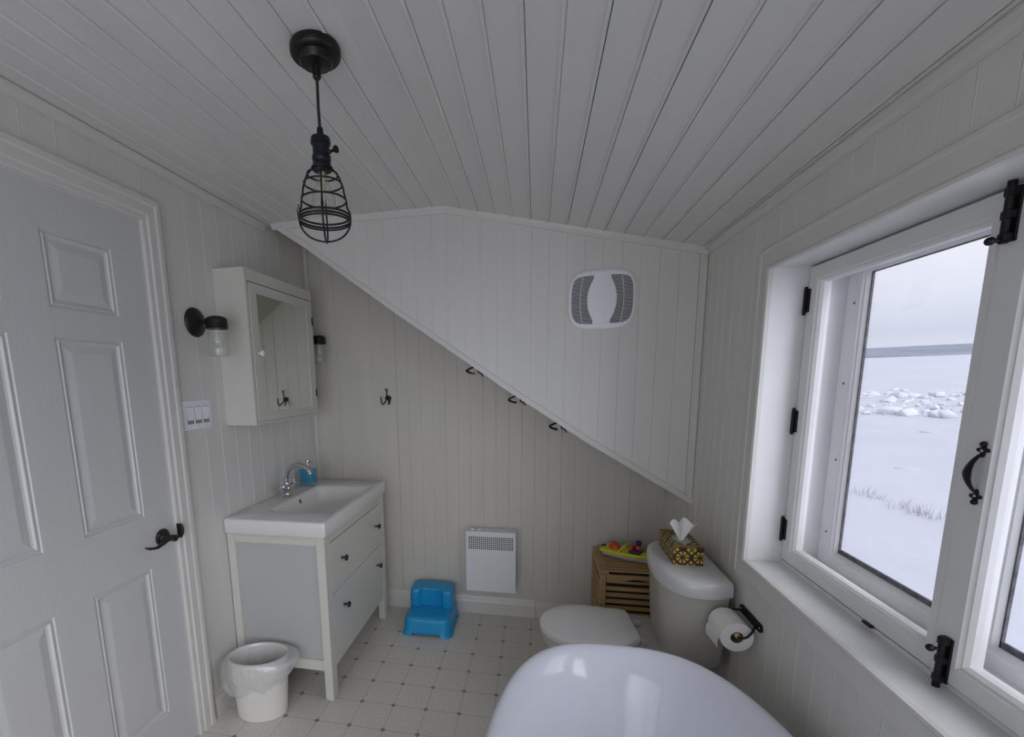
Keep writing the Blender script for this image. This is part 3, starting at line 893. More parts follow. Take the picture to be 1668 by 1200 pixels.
# ================================================================== mirror cabinet
def make_cabinet():
    y0, y1, z0, z1, d = -.866, -.256, 1.284, 1.970, .150
    root = thing('mirror_cabinet', (0, (y0 + y1) / 2, z0), 'white wall cabinet with a mirrored door above the vanity', 'cabinet')
    mb = MB(); t = .018
    mb.box(.001, d, y0, y0 + t, z0, z1); mb.box(.001, d, y1 - t, y1, z0, z1); mb.box(.001, d, y0 + t, y1 - t, z0, z0 + t); mb.box(.001, d, y0 + t, y1 - t, z1 - t, z1); mb.box(.001, .008, y0 + t, y1 - t, z0 + t, z1 - t)
    # face frame, deep header
    mb.box(d, d + .003, y0, y1, z1 - .053, z1, .001, 1); mb.box(d, d + .003, y0, y0 + .018, z0, z1 - .053, .001, 1); mb.box(d, d + .003, y1 - .012, y1, z0, z1 - .053, .001, 1); mb.box(d, d + .003, y0 + .018, y1 - .012, z0, z0 + .012, .001, 1)
    mb.done('carcass', M_CAB, root, smooth=0)
    dy0, dy1, dz0, dz1 = y0 + .022, y1 - .016, z0 + .0145, z1 - .057
    my0, my1, mz0, mz1 = -.791, -.326, 1.337, 1.871
    mb = MB()
    xf = d + .006
    def lp(a, b, c, e, x): return [(x, a, c), (x, b, c), (x, b, e), (x, a, e)]
    mb.loft([lp(dy0, dy1, dz0, dz1, d - .012), lp(dy0, dy1, dz0, dz1, xf - .001), lp(dy0 + .001, dy1 - .001, dz0 + .001, dz1 - .001, xf), lp(my0, my1, mz0, mz1, xf), lp(my0 + .001, my1 - .001, mz0 + .001, mz1 - .001, xf - .004)], True, False)
    door = mb.done('door', M_CAB, root, smooth=0)
    mb = MB()
    mb.box(xf - .0075, xf - .0035, my0, my1, mz0, mz1)
    mb.done('mirror', M_MIRROR, door, smooth=0, label='mirror glass')
    mb = MB(); mb.lathe([(.001, 0), (.006, 0), (.005, .004), (.006, .008), (.011, .013), (.0135, .019), (.012, .025), (.005, .027), (.001, .027)], (xf, -.806, 1.607), 'X', 24)
    mb.done('knob', mat('knob_china', (.85, .85, .86), .12), door, label='white china knob')
    mb = MB(); mb.lathe([(.0005, 0), (.0025, 0), (.002, .001), (.0005, .001)], (xf + .0268, -.806, 1.607), 'X', 12)
    mb.done('screw', M_DARK, door)
    for z in (1.806, 1.412):
        mb = MB(); mb.tube([(d + .004, y1 - .006, z - .022), (d + .004, y1 - .006, z + .022)], .0045, 10); mb.box(d - .02, d + .004, y1 - .004, y1 + .001, z - .02, z + .02)
        mb.done('hinge', M_BLACK, root)
make_cabinet()

# ================================================================== light switch
def make_switch():
    y0, y1, z0, z1 = -1.139, -.964, 1.289, 1.408
    root = thing('light_switch', (0, -1.0515, 1.3485), 'white triple rocker light switch beside the door', 'light switch')
    mb = MB(); mb.box(.0005, .007, y0, y1, z0, z1, .003, 2); mb.done('cover_plate', M_PLAST, root)
    for k in range(3):
        c = -1.0515 + (k - 1) * .046
        mb = MB(); mb.box(.0065, .0074, c - .0185, c + .0185, 1.313, 1.384); mb.done('rocker_shade_plate', mat('rocker_gap_shade', (.25, .25, .28), .6), root, smooth=0)  # dark plate standing in for the shadow line around the rocker
        mb = MB(); mb.loft([[(.006, c - .0165, 1.315), (.006, c + .0165, 1.315), (.006, c + .0165, 1.382), (.006, c - .0165, 1.382)], [(.0062, c - .0165, 1.315), (.0062, c + .0165, 1.315), (.0125, c + .0165, 1.382), (.0125, c - .0165, 1.382)]])
        mb.done('rocker', M_PLAST, root, smooth=0)
    for k in range(3):
        c = -1.0515 + (k - 1) * .046
        for z in (1.304, 1.393):
            mb = MB(); mb.sphere((.007, c, z), .0028, 6, (.4, 1, 1)); mb.done('screw', M_CHROME, root)
make_switch()

# ================================================================== vanity, sink top
def make_vanity():
    X1, y0, y1, zt = .487, -.946, -.140, .800
    lw = .052
    root = thing('vanity_cabinet', (.245, (y0 + y1) / 2, 0), 'white two drawer vanity cabinet standing on legs under the sink', 'cabinet')
    for (xa, xb) in ((.004, .042), (X1 - .040, X1)):
        for (ya, yb) in ((y0, y0 + lw), (y1 - lw, y1)):
            mb = MB(); mb.box(xa, xb, ya, yb, .006, zt, .0015, 1); mb.box(xa + .006, xb - .006, ya + .006, yb - .006, 0, .007)
            mb.done('leg', M_CAB, root, smooth=0)
    mb = MB()
    for ya in (y0 + .004, y1 - .020):
        mb.box(.042, X1 - .040, ya, ya + .016, .757, zt); mb.box(.042, X1 - .040, ya, ya + .016, .150, .202)
    mb.box(X1 - .022, X1 - .004, y0 + lw, y1 - lw, .754, zt); mb.box(X1 - .022, X1 - .004, y0 + lw, y1 - lw, .150, .196)
    mb.box(.01, .04, y0 + lw, y1 - lw, .15, zt)
    mb.done('frame', M_CAB, root, smooth=0)
    mb = MB()
    for ya in (y0 + .012, y1 - .022): mb.box(.042, X1 - .040, ya, ya + .010, .202, .757)
    mb.box(.042, X1 - .04, y0 + .02, y1 - .02, .16, .172)
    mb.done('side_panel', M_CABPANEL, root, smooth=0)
    kn = [(.0005, 0), (.0055, 0), (.006, .002), (.0048, .005), (.0048, .015), (.008, .019), (.0135, .022), (.015, .026), (.0135, .031), (.006, .034), (.0005, .0345)]
    ya, yb = y0 + lw + .003, y1 - lw - .003
    for (za, zb, zk) in ((.5055, .7505, .641), (.199, .5015, .402)):
        mb = MB(); mb.box(.10, X1 - .018, ya + .02, yb - .02, za + .02, zb - .03); mb.box(X1 - .018, X1 - .001, ya, yb, za, zb, .0015, 1)
        dr = mb.done('drawer', M_CAB, root, smooth=0)
        for yk in (-.775, -.297):
            mb = MB(); mb.lathe(kn, (X1 - .001, yk, zk), 'X', 20)
            mb.done('knob', M_KNOB, dr)
    # ceramic sink top
    z0, z1 = .8005, .870
    sx0, sx1, sy0, sy1 = .0015, .500, -.961, -.128
    mb = MB(); n = 6
    L = []
    for ins, z in ((.004, z0), (.0, z0 + .004), (0, z1 - .009), (.0025, z1 - .003), (.008, z1)):
        L.append(lift(rrect(sx0 + ins, sx1 - ins, sy0 + ins, sy1 - ins, .012, n), z))
    bx0, bx1, by0, by1 = .142, .468, -.812, -.284
    L.append(lift(rrect(bx0 - .012, bx1 + .006, by0 - .012, by1 + .012, .05, n), z1))
    for ins, z in ((-.006, z1 - .0008), (0, z1 - .005), (.006, z1 - .016), (.02, z1 - .06), (.045, z1 - .085), (.09, z1 - .095)):
        L.append(lift(rrect(bx0 + ins, bx1 - ins, by0 + ins, by1 - ins, max(.02, .045 - ins * .1), n), z))
    mb.loft(L, False, True)
    sink = mb.done('sink_top', M_CERAMIC, smooth=50, label='white ceramic sink top with a rectangular basin on the vanity', cat='sink', loc=(.25, -.545, z0))
    mb = MB(); c = Vector((bx0 + .0105, -.53, z1 - .030)); nrm = Vector((.95, 0, .3)).normalized()
    rot = nrm.to_track_quat('Z', 'Y').to_matrix().to_4x4(); rot.translation = c
    mb.lathe([(.008, -.002), (.008, .0015), (.0095, .003), (.0125, .002), (.013, -.001), (.008, -.002)], n=24, M=rot, caps=False)
    mb.done('overflow_ring', M_CHROME, sink)
    mb = MB(); mb.lathe([(.0001, -.001), (.0085, -.001), (.0085, .0005), (.0001, .0005)], n=20, M=rot)
    mb.done('overflow_hole', M_DARK, sink)
    mb = MB(); mb.lathe([(.0001, .001), (.02, .001), (.023, .003), (.02, .005), (.0001, .006)], (.305, -.548, z1 - .0955), 'Z', 24)
    mb.done('drain', M_CHROME, sink)
make_vanity()

def make_faucet():
    bx, by, z = .092, -.548, .8705
    root = thing('faucet', (bx, by, z), 'chrome arched tap with two cross handles on the sink', 'faucet')
    mb = MB(); mb.lathe([(.0005, 0), (.026, 0), (.027, .004), (.022, .008), (.017, .016), (.017, .024), (.022, .034), (.024, .044), (.021, .056), (.015, .064), (.013, .075), (.0005, .076)], (bx, by, z), 'Z', 28)
    for s_ in (-1, 1):
        mb.tube([(bx, by, z + .044), (bx + .004, by + s_ * .020, z + .050), (bx + .008, by + s_ * .040, z + .060)], [.013, .012, .010], 14)
    mb.done('body', M_CHROME, root)
    mb = MB()
    mb.tube(smooth_path([(bx, by, z + .066), (bx + .002, by, z + .105), (bx + .020, by - .001, z + .146), (bx + .060, by - .004, z + .172), (bx + .105, by - .006, z + .170), (bx + .136, by - .008, z + .150), (bx + .149, by - .009, z + .128)], 6),
            [.0115] * 30 + [.0125] * 4 + [.0135] * 3, 16)
    mb.done('spout', M_CHROME, root)
    for s_ in (-1, 1):
        mb = MB()
        d = Vector((.15, s_ * .85, .45)).normalized(); c = Vector((bx + .008, by + s_ * .040, z + .060))
        mb.tube([c, c + d * .010, c + d * .012, c + d * .022, c + d * .026], [.009, .009, .011, .010, .004], 14)
        q = d.to_track_quat('Z', 'Y').to_matrix().to_4x4(); q.translation = c + d * .017
        for a in range(4):
            an = a * PI / 2 + .5
            e = Vector((math.cos(an), math.sin(an), 0))
            mb.tube([e * .006, e * .016, e * .020, e * .023], [.0035, .0032, .005, .0025], 10, M=q)
        mb.done('cross_handle', M_CHROME, root)
make_faucet()

def make_dispenser():
    z = .8705
    c = Vector((.083, -.290, 0)); a = R(-6)
    root = thing('soap_dispenser', (c.x, c.y, z), 'square glass soap dispenser with turquoise soap and chrome pump', 'soap dispenser')
    M = Matrix.Translation((c.x, c.y, z)) @ Matrix.Rotation(a, 4, 'Z')
    h = .041
    mb = MB(); mb.box(-h, h, -h * .8, h * .8, .0, .102, .004, 2, M); mb.done('glass_block', M_BLOCK, root)
    mb = MB(); mb.box(-h + .004, h - .004, -h * .8 + .004, h * .8 - .004, .018, .1, .004, 2, M); mb.done('soap', M_SOAP, root)
    mb = MB(); mb.lathe([(.0005, .102), (.017, .102), (.018, .106), (.017, .116), (.012, .119), (.006, .121), (.006, .134), (.011, .136), (.0125, .148), (.010, .154), (.0005, .155)], n=24, M=M)
    mb.tube(smooth_path([(.005, 0, .145), (.022, -.005, .147), (.036, -.009, .140), (.041, -.010, .128)], 5), .004, 10, M=M)
    mb.done('pump', M_CHROME, root)
make_dispenser()

# ================================================================== bin and liner
def oval(cx, cy, a, b, rot, n=64, w=None):
    pts = []
    for i in range(n):
        t = 2 * PI * i / n
        k = 1 + (w(t) if w else 0)
        x, y = a * k * math.cos(t), b * k * math.sin(t)
        pts.append((cx + x * math.cos(rot) - y * math.sin(rot), cy + x * math.sin(rot) + y * math.cos(rot)))
    return pts
def make_bin():
    cx, cy, rot = .197, -1.064, R(13)
    mb = MB(); L = []
    for a, b, z in ((.098, .062, .0), (.106, .070, .003), (.109, .073, .012), (.128, .088, .278), (.131, .091, .281), (.131, .091, .286), (.127, .087, .287), (.124, .085, .283), (.105, .069, .010)):
        L.append(lift(oval(cx, cy, a, b, rot), z))
    mb.loft(L, True, True)
    mb.done('waste_bin', M_BIN, smooth=50, label='small oval white waste bin beside the vanity', cat='waste bin', loc=(cx, cy, 0))
    from mathutils import noise as mn
    N = 200
    def crink(x, y, z, f):
        v = Vector((x * f, y * f, z * f * .55))
        return (1 - 2 * abs(mn.noise(v))) * .6 + (1 - 2 * abs(mn.noise(v * 2.3 + Vector((5, 2, 9))))) * .4
    mb = MB(); L = []
    def lay(a, b, z, amp, out=None):
        """one ring of film; out(t) = extra push away from the bin, amp = crinkle depth"""
        l = []
        for i, (x, y) in enumerate(oval(cx, cy, a, b, rot, N)):
            t = 2 * PI * i / N
            d = Vector((x - cx, y - cy, 0)).normalized()
            push, dz = (out(t) if out else (0, 0))
            k = push + amp * max(-.35, crink(x, y, z + dz, 30))
            l.append((max(.010, x + d.x * k), min(-.953, y + d.y * k), z + dz))
        return l
    for a, b, z, am in ((.072, .042, .05, .006), (.086, .052, .09, .007), (.094, .060, .13, .007), (.100, .065, .17, .007), (.106, .070, .21, .006), (.112, .075, .25, .005), (.1185, .0805, .276, .0025), (.1225, .0838, .2875, .0003), (.127, .0875, .2905, .0003), (.1325, .0925, .2905, .0003)):
        L.append(lay(a, b, z, am))
    def w(t):
        left = max(0, -math.cos(t)) ** 1.2; right = max(0, math.cos(t)) ** 2.0; front = max(0, -math.sin(t))
        return left, right, front
    M_ = 16
    for k in range(1, M_ + 1):
        u = k / M_
        def out(t, u=u):
            l, r, f = w(t)
            bl = math.sin(PI * min(1, u * 1.02)) ** .7
            br = math.sin(PI * min(1, u * 1.0) ** .62) ** 1.1
            push = .003 + .026 * l * bl + .040 * r * br + .007 * f * math.sin(PI * u)
            drop = .060 + .085 * l + .068 * f + .012 * r + .006 * math.sin(9 * t)
            return push * (1 if u < 1 else .8), -drop * u ** 1.05
        zt = .289
        kk = 1 - .12 * u
        L.append(lay(.1340 * (1 - .055 * u), .0940 * (1 - .06 * u), zt, .0006 + .0105 * min(1, u * 1.6), out))
    mb.loft(L, False, False)
    mb.done('bin_liner', M_FILM, smooth=55, label='crinkled clear plastic bag folded over the bin rim', cat='bin bag', loc=(cx, cy, .06))
make_bin()

# ================================================================== step stool
def make_stool():
    root = thing('step_stool', (.78, -.19, 0), 'blue plastic two step stool by the back wall', 'step stool')
    # lower tier built as a shell with arched openings between the feet
    mb = MB()
    # subdivide hem so that the arches are crisp
    def dens(pts, k=8):
        out = []
        for i in range(len(pts)):
            p, q = pts[i], pts[(i + 1) % len(pts)]
            ll = math.hypot(q[0] - p[0], q[1] - p[1]); m = max(1, int(ll / .008))
            for j in range(m):
                t = j / m; out.append((p[0] + (q[0] - p[0]) * t, p[1] + (q[1] - p[1]) * t))
        return out
    base_pts = dens(rrect(.640, .924, -.338, -.030, .042, 8))
    mx, my = .782, -.184
    def sc(ins, z, hem=0.0):
        out = []
        for x, y in base_pts:
            fx = 1 - ins / .142; fy = 1 - ins / .154
            X, Y = mx + (x - mx) * fx, my + (y - my) * fy
            tx, ty = abs(x - mx) / .142, abs(y - my) / .154
            m = min(tx, ty)
            zz = z
            if hem: zz = max(z, hem * max(0, min(1, (.60 - m) / .05)))
            out.append((X, Y, zz))
        return out
    hem = .018
    L = [sc(.004, .0, hem), sc(-.008, .0, hem), sc(-.006, .008, hem + .003), sc(0, .022), sc(.006, .082), sc(.008, .093), sc(.012, .101), sc(.019, .1055), sc(.03, .107), sc(.10, .1075)]
    mb.loft(L, False, True)
    mb.done('lower_step', M_BLUE, root, smooth=40)
    # upper tier with a scooped front
    mb = MB()
    def up(ins, z, scoop):
        a, b, c, d = .638 + ins, .920 - ins, -.198 + ins * 1.0, -.030 - ins
        r = .034
        pts = []
        # back corners
        for cx, cy, a0 in ((b - r, d - r, 0), (a + r, d - r, 90)):
            for i in range(7):
                t = R(a0 + 15 * i); pts.append((cx + r * math.cos(t), cy + r * math.sin(t)))
        # front: two lobes with a shallow recess in the middle
        r2 = .026
        for i in range(7):
            t = R(180 + 15 * i); pts.append((a + r2 + r2 * math.cos(t), c + r2 + r2 * math.sin(t)))
        for i in range(5):
            t = i / 4; pts.append((a + .052 + .022 * t, c + scoop * (3 * t * t - 2 * t ** 3)))
        for i in range(5):
            t = 1 - i / 4; pts.append((b - .052 - .022 * t, c + scoop * (3 * t * t - 2 * t ** 3)))
        for i in range(7):
            t = R(270 + 15 * i); pts.append((b - r2 + r2 * math.cos(t), c + r2 + r2 * math.sin(t)))
        return lift(pts, z)
    mb.loft([up(.012, .100, .024), up(.010, .112, .024), up(.010, .192, .024), up(.0115, .203, .020), up(.015, .211, .017), up(.020, .2145, .015), up(.032, .2155, .012)], True, True)
    mb.done('upper_step', M_BLUE, root, smooth=40)
make_stool()

# ================================================================== wall heater
def make_heater():
    x0, x1, z0, z1, yf, yb = .985, 1.283, .189, .567, -.094, -.018
    root = thing('panel_heater', ((x0 + x1) / 2, 0, z0), 'white electric panel heater on the back wall', 'heater')
    nx, nz = 22, 7
    gx0, gx1, gz0, gz1 = 1.000, 1.269, .456, .537
    mb = MB()
    hx, hz = (gx1 - gx0) / nx, (gz1 - gz0) / nz
    q = .62
    xs = [x0, gx0] ; zs = [z0, gz0]
    for i in range(nx): xs += [gx0 + hx * (i + .5 - q / 2), gx0 + hx * (i + .5 + q / 2)]
    for j in range(nz): zs += [gz0 + hz * (j + .5 - q / 2), gz0 + hz * (j + .5 + q / 2)]
    xs += [gx1, x1]; zs += [gz1, z1]
    V = [(x, yf, z) for z in zs for x in xs]; nX = len(xs); F = []
    for j in range(len(zs) - 1):
        for i in range(nX - 1):
            if i >= 2 and i < nX - 2 and i % 2 == 0 and j >= 2 and j < len(zs) - 2 and j % 2 == 0: continue
            F.append((j * nX + i, j * nX + i + 1, (j + 1) * nX + i + 1, (j + 1) * nX + i))
    mb.add(V, F)
    mb.add([(x0, yf, z0), (x1, yf, z0), (x1, yf, z1), (x0, yf, z1), (x0, yb, z0), (x1, yb, z0), (x1, yb, z1), (x0, yb, z1)], [(0, 1, 5, 4), (1, 2, 6, 5), (2, 3, 7, 6), (3, 0, 4, 7), (4, 5, 6, 7)])
    mb.box(x0 + .02, x1 - .02, yb, -.0005, z0 + .03, z1 - .03)
    mb.done('casing', M_HEATER, root, smooth=0)
    mb = MB(); mb.box(gx0 - .004, gx1 + .004, yf + .008, yf + .012, gz0 - .004, gz1 + .004)
    mb.done('grille_backing', M_DARK, root, smooth=0)
    mb = MB()
    for x in (x0 + .035, x0 + .075): mb.lathe([(.0005, .0), (.011, 0), (.010, .007), (.0005, .008)], (x, -.055, z1), 'Z', 20)
    mb.done('control_knob', M_HEATER, root)
make_heater()

# ================================================================== hamper
def make_hamper():
    x0, x1, y0, y1, z1 = 1.722, 2.074, -.405, -.045, .497
    root = thing('slatted_hamper', ((x0 + x1) / 2, (y0 + y1) / 2, 0), 'slatted wooden hamper in the corner behind the toilet', 'hamper')
    mb = MB(); t = .028
    for xa in (x0, x1 - t):
        for ya in (y0, y1 - t): mb.box(xa, xa + t, ya, ya + t, 0, z1 - .020, .002, 1)
    for z in (.03, z1 - .064):
        mb.box(x0 + t, x1 - t, y0 + .004, y0 + .02, z, z + .044, .002, 1); mb.box(x0 + t, x1 - t, y1 - .02, y1 - .004, z, z + .044, .002, 1)
        mb.box(x0 + .004, x0 + .02, y0 + t, y1 - t, z, z + .044, .002, 1); mb.box(x1 - .02, x1 - .004, y0 + t, y1 - t, z, z + .044, .002, 1)
    fr = mb.done('frame', M_WOOD, root, smooth=0)
    mb = MB()
    z = .082; p = .0345
    while z + .026 < z1 - .066:
        mb.box(x0 + t - .004, x1 - t + .004, y0 + .008, y0 + .016, z, z + .0215, .0012, 1); mb.box(x0 + .004, x0 + .009, y0 + t - .004, y1 - t + .004, z, z + .0215, .0012, 1)
        mb.box(x1 - .016, x1 - .008, y0 + t - .004, y1 - t + .004, z, z + .0215, .0012, 1); mb.box(x0 + t - .004, x1 - t + .004, y1 - .016, y1 - .008, z, z + .0215, .0012, 1)
        z += p
    mb.done('slats', M_WOOD, root, smooth=0)
    mb = MB()
    mb.box(x0, x0 + .04, y0, y1, z1 - .018, z1, .002, 1); mb.box(x1 - .04, x1, y0, y1, z1 - .018, z1, .002, 1)
    n = 10; w = (y1 - y0) / n
    for k in range(n): mb.box(x0 + .04, x1 - .04, y0 + k * w + .0065, y0 + (k + 1) * w - .0065, z1 - .0055, z1 - .001, .001, 1)
    mb.done('lid', M_WOOD, root, smooth=0)
    mb = MB(); mb.box(x0 + .026, x1 - .026, y0 + .026, y1 - .026, .04, z1 - .035)
    mb.done('inner_bag', mat('hamper_inside', (.035, .022, .012), .9), root, smooth=0)
    # curved hand slot in the front rail
    mb = MB(); c = (x0 + x1) / 2
    mb.prism([(c - .06 + .12 * i / 12, z1 - .050 + (.012 * math.sin(PI * i / 12))) for i in range(13)], 'XZ', y0 + .0035, y0 + .006)
    mb.done('hand_slot', M_DARK, root, smooth=0)
make_hamper()

# ================================================================== toy boat
def make_boat():
    z = .4975
    root = thing('toy_boat', (1.875, -.205, z), 'yellow and white plastic toy boat lying on the wooden hamper', 'toy')
    M = Matrix.Translation((1.878, -.215, z)) @ Matrix.Rotation(R(-32), 4, 'Z')
    Lh = .125
    def hull(k, w, zz, n=20, sh=0):
        pts = []
        for i in range(n):
            t = i / (n - 1); x = -Lh * k + 2 * Lh * k * t
            y = w * (1 - max(0, (t - .45) / .55) ** 2.2)
            pts.append((x + sh, y, zz))
        return pts + [(x, -y, q) for x, y, q in reversed(pts)]
    mb = MB(); mb.loft([hull(.80, .030, .0), hull(.90, .040, .010), hull(.97, .047, .030)], True, True, M)
    mb.done('hull', M_HULL, root, smooth=50)
    mb = MB(); mb.loft([hull(1.0, .052, .029), hull(1.02, .054, .032), hull(1.02, .054, .042), hull(.99, .050, .045), hull(.93, .044, .044)], True, True, M)
    mb.done('deck', M_YELLOW, root, smooth=50)
    mb = MB(); mb.tube(smooth_path([(-.03, -.040, .044), (-.012, -.03, .068), (.004, .0, .084), (.006, .03, .066), (-.005, .042, .044)], 5), .008, 10, M=M, flat=.5)
    mb.done('roll_bar', M_YELLOW, root)
    mb = MB(); mb.loft([lift(oval(-.065, 0, .034, .026, 0, 24), .043), lift(oval(-.065, 0, .032, .025, 0, 24), .054), lift(oval(-.068, 0, .022, .02, 0, 24), .070), lift(oval(-.07, 0, .010, .010, 0, 24), .076)], True, True, M)
    mb.done('engine_cover', M_RED, root, smooth=50)
    mb = MB(); mb.box(-.138, -.118, -.012, .012, .012, .050, .004, 2, M); mb.done('outboard', M_NAVY, root)
    mb = MB(); mb.box(.018, .075, -.030, .030, .044, .060, .006, 2, M); mb.done('cockpit', M_NAVY, root)
    mb = MB(); mb.box(.016, .036, -.024, .024, .056, .078, .006, 2, M); mb.done('seat_back', M_RED, root)
    fig = thing('toy_figure', M @ Vector((.055, .012, .060)), 'small toy figure with a navy head sitting in the toy boat', 'toy')
    mb = MB(); mb.lathe([(.0005, 0), (.013, .001), (.014, .010), (.009, .022), (.0005, .023)], (0, 0, .0602), 'Z', 18, M=M @ Matrix.Translation((.055, .012, 0)))
    mb.done('body', M_RED, fig)
    mb = MB(); mb.sphere((.055, .012, .095), .0155, 10, M=M); mb.done('head', M_NAVY, fig)
make_boat()

# ================================================================== toilet
def make_toilet():
    cy = -.815
    root = thing('toilet', (1.75, cy, 0), 'white toilet with closed lid standing against the window wall', 'toilet')
    def bowl(x0, x1, hw, z, e=2.3, n=48):
        return lift(superell((x0 + x1) / 2, cy, (x1 - x0) / 2, hw, e, n), z)
    mb = MB()
    mb.loft([bowl(1.56, 2.03, .112, 0, 3), bowl(1.565, 2.03, .108, .02, 3), bowl(1.58, 2.02, .100, .10, 2.8), bowl(1.56, 2.02, .105, .18, 2.6), bowl(1.50, 2.03, .130, .26, 2.5), bowl(1.445, 2.04, .160, .33, 2.5), bowl(1.425, 2.05, .172, .37, 2.6), bowl(1.420, 2.05, .176, .390, 2.6), bowl(1.424, 2.05, .174, .398, 2.6), bowl(1.44, 2.04, .160, .402, 2.6)])
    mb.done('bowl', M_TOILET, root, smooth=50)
    # seat and lid: rounded front, straight hinge side, turned slightly
    Mx = Matrix.Translation((1.806, cy + .045, 0)) @ Matrix.Rotation(R(4.5), 4, 'Z')
    def lid(sc, z):
        pts = []
        half = [(-.393, 0), (-.389, .035), (-.373, .075), (-.345, .11), (-.30, .142), (-.25, .160), (-.20, .167), (-.14, .164), (-.08, .150), (-.03, .128), (-.004, .112)]
        h2 = [(x, y * 1.0 - .038 * (1 if x < -.05 else .55)) for x, y in half]
        l2 = [(x, -y * 1.0 - .038 * (1 if x < -.05 else .55)) for x, y in reversed(half[1:])]
        P = smooth_path([(x, y, 0) for x, y in (h2 + [(0, .05, ), (0, -.09)] + l2)], 3)
        cx, cyy = -.2, -.035
        return [(cx + (p.x - cx) * sc, cyy + (p.y - cyy) * sc, z) for p in P]
    mb = MB(); mb.loft([lid(.97, .4025), lid(.985, .405), lid(.985, .413), lid(.97, .416)], True, True, Mx); mb.done('seat', M_SEAT, root, smooth=50)
    mb = MB(); mb.loft([lid(.98, .417), lid(1.0, .419), lid(1.0, .427), lid(.99, .432), lid(.95, .4355), lid(.7, .438), lid(.3, .439)], True, True, Mx); mb.done('lid', M_SEAT, root, smooth=50)
    for dy in (-.075, .075):
        mb = MB(); mb.box(1.812, 1.842, cy + dy - .014, cy + dy + .014, .402, .424, .004, 2); mb.done('hinge', M_TOILET, root)
    # tank
    def tank(ins, z, k=1.0):
        pts = [(2.085, -1.015), (2.03, -1.040), (1.975, -1.045), (1.925, -1.030), (1.885, -.985), (1.864, -.925), (1.856, -.845), (1.857, -.765), (1.866, -.690), (1.885, -.628), (1.92, -.592), (1.97, -.582), (2.03, -.583), (2.085, -.59)]
        P = smooth_path([(x, y, 0) for x, y in pts], 4)
        cx, c2 = 2.0, -.812
        out = []
        for p in P:
            x = cx + (p.x - cx) * k; y = c2 + (p.y - c2) * k
            d = Vector((x - cx, y - c2)); L_ = d.length
            x -= d.x / L_ * ins; y -= d.y / L_ * ins
            out.append((min(x, 2.085), y, z))
        return out
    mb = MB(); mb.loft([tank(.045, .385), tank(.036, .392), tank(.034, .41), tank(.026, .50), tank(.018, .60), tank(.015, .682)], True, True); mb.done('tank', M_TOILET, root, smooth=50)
    mb = MB(); mb.loft([tank(.004, .6815), tank(.0, .683), tank(-.001, .688), tank(0, .716), tank(.003, .728), tank(.010, .736), tank(.020, .7395), tank(.05, .7405)], True, True); mb.done('tank_lid', mat('tank_lid_china_lit', (.60, .60, .60), .1), root, smooth=50)  # lid china made lighter than the tank: top light put into the colour
make_toilet()

# ================================================================== tissue box
def make_tissue():
    x0, x1, y0, y1, z0, z1 = 1.922, 2.028, -.878, -.655, .7412, .812
    root = thing('tissue_box', ((x0 + x1) / 2, (y0 + y1) / 2, z0), 'yellow and dark star patterned tissue box on the toilet tank', 'tissue box')
    mb = MB(); cx, cy = (x0 + x1) / 2, (y0 + y1) / 2 - .004
    o = [(x1, y1), (x0, y1), (x0, y0), (x1, y0)]
    N = 32
    def rectp(z, ins=0):
        out = []
        for i in range(N):
            t = 2 * PI * i / N + PI / 4 + 1e-6
            c, s_ = math.cos(t), math.sin(t); k = 1 / max(abs(c), abs(s_))
            out.append(((x0 + x1) / 2 + c * k * ((x1 - x0) / 2 - ins), (y0 + y1) / 2 + s_ * k * ((y1 - y0) / 2 - ins), z))
        return out
    ov = [(cx + .034 * math.cos(2 * PI * i / N + PI / 4), cy + .062 * math.sin(2 * PI * i / N + PI / 4)) for i in range(N)]
    mb.loft([rectp(z0), rectp(z1 - .001), rectp(z1, .001), lift(ov, z1), lift(ov, z1 - .003)], True, False)
    mb.done('carton', M_STAR, root, smooth=0, uvbox=True)
    mb = MB(); mb.add(lift(ov, z1 - .004), [tuple(range(N))]); mb.box(cx - .03, cx + .03, cy - .05, cy + .05, z1 - .03, z1 - .006)
    mb.done('slot_film', mat('slot_film', (.45, .47, .50), .2), root, smooth=0)
    # pulled-up sheet: pleated fan
    mb = MB(); L = []
    for k in range(7):
        t = k / 6
        row = []
        for i in range(25):
            u = i / 24 * 2 - 1
            w = .006 + .050 * t ** 1.1
            x = cx - .004 + u * w * (1.0 if u < 0 else 1.35) + .004 * math.sin(u * 5) * t
            y = cy - .012 + .012 * math.sin(u * 7 + .6) * (.3 + t) + .020 * t * u
            zz = z1 - .006 + .088 * t - .030 * t * max(0, u - .1) ** 1 - .012 * t * max(0, -u - .5) + .006 * t * math.sin(u * 9)
            row.append((x, y, zz))
        L.append(row)
    mb.loft(L, False, False, closed=False)
    mb.done('tissue', M_TISSUE, root, smooth=70)
make_tissue()

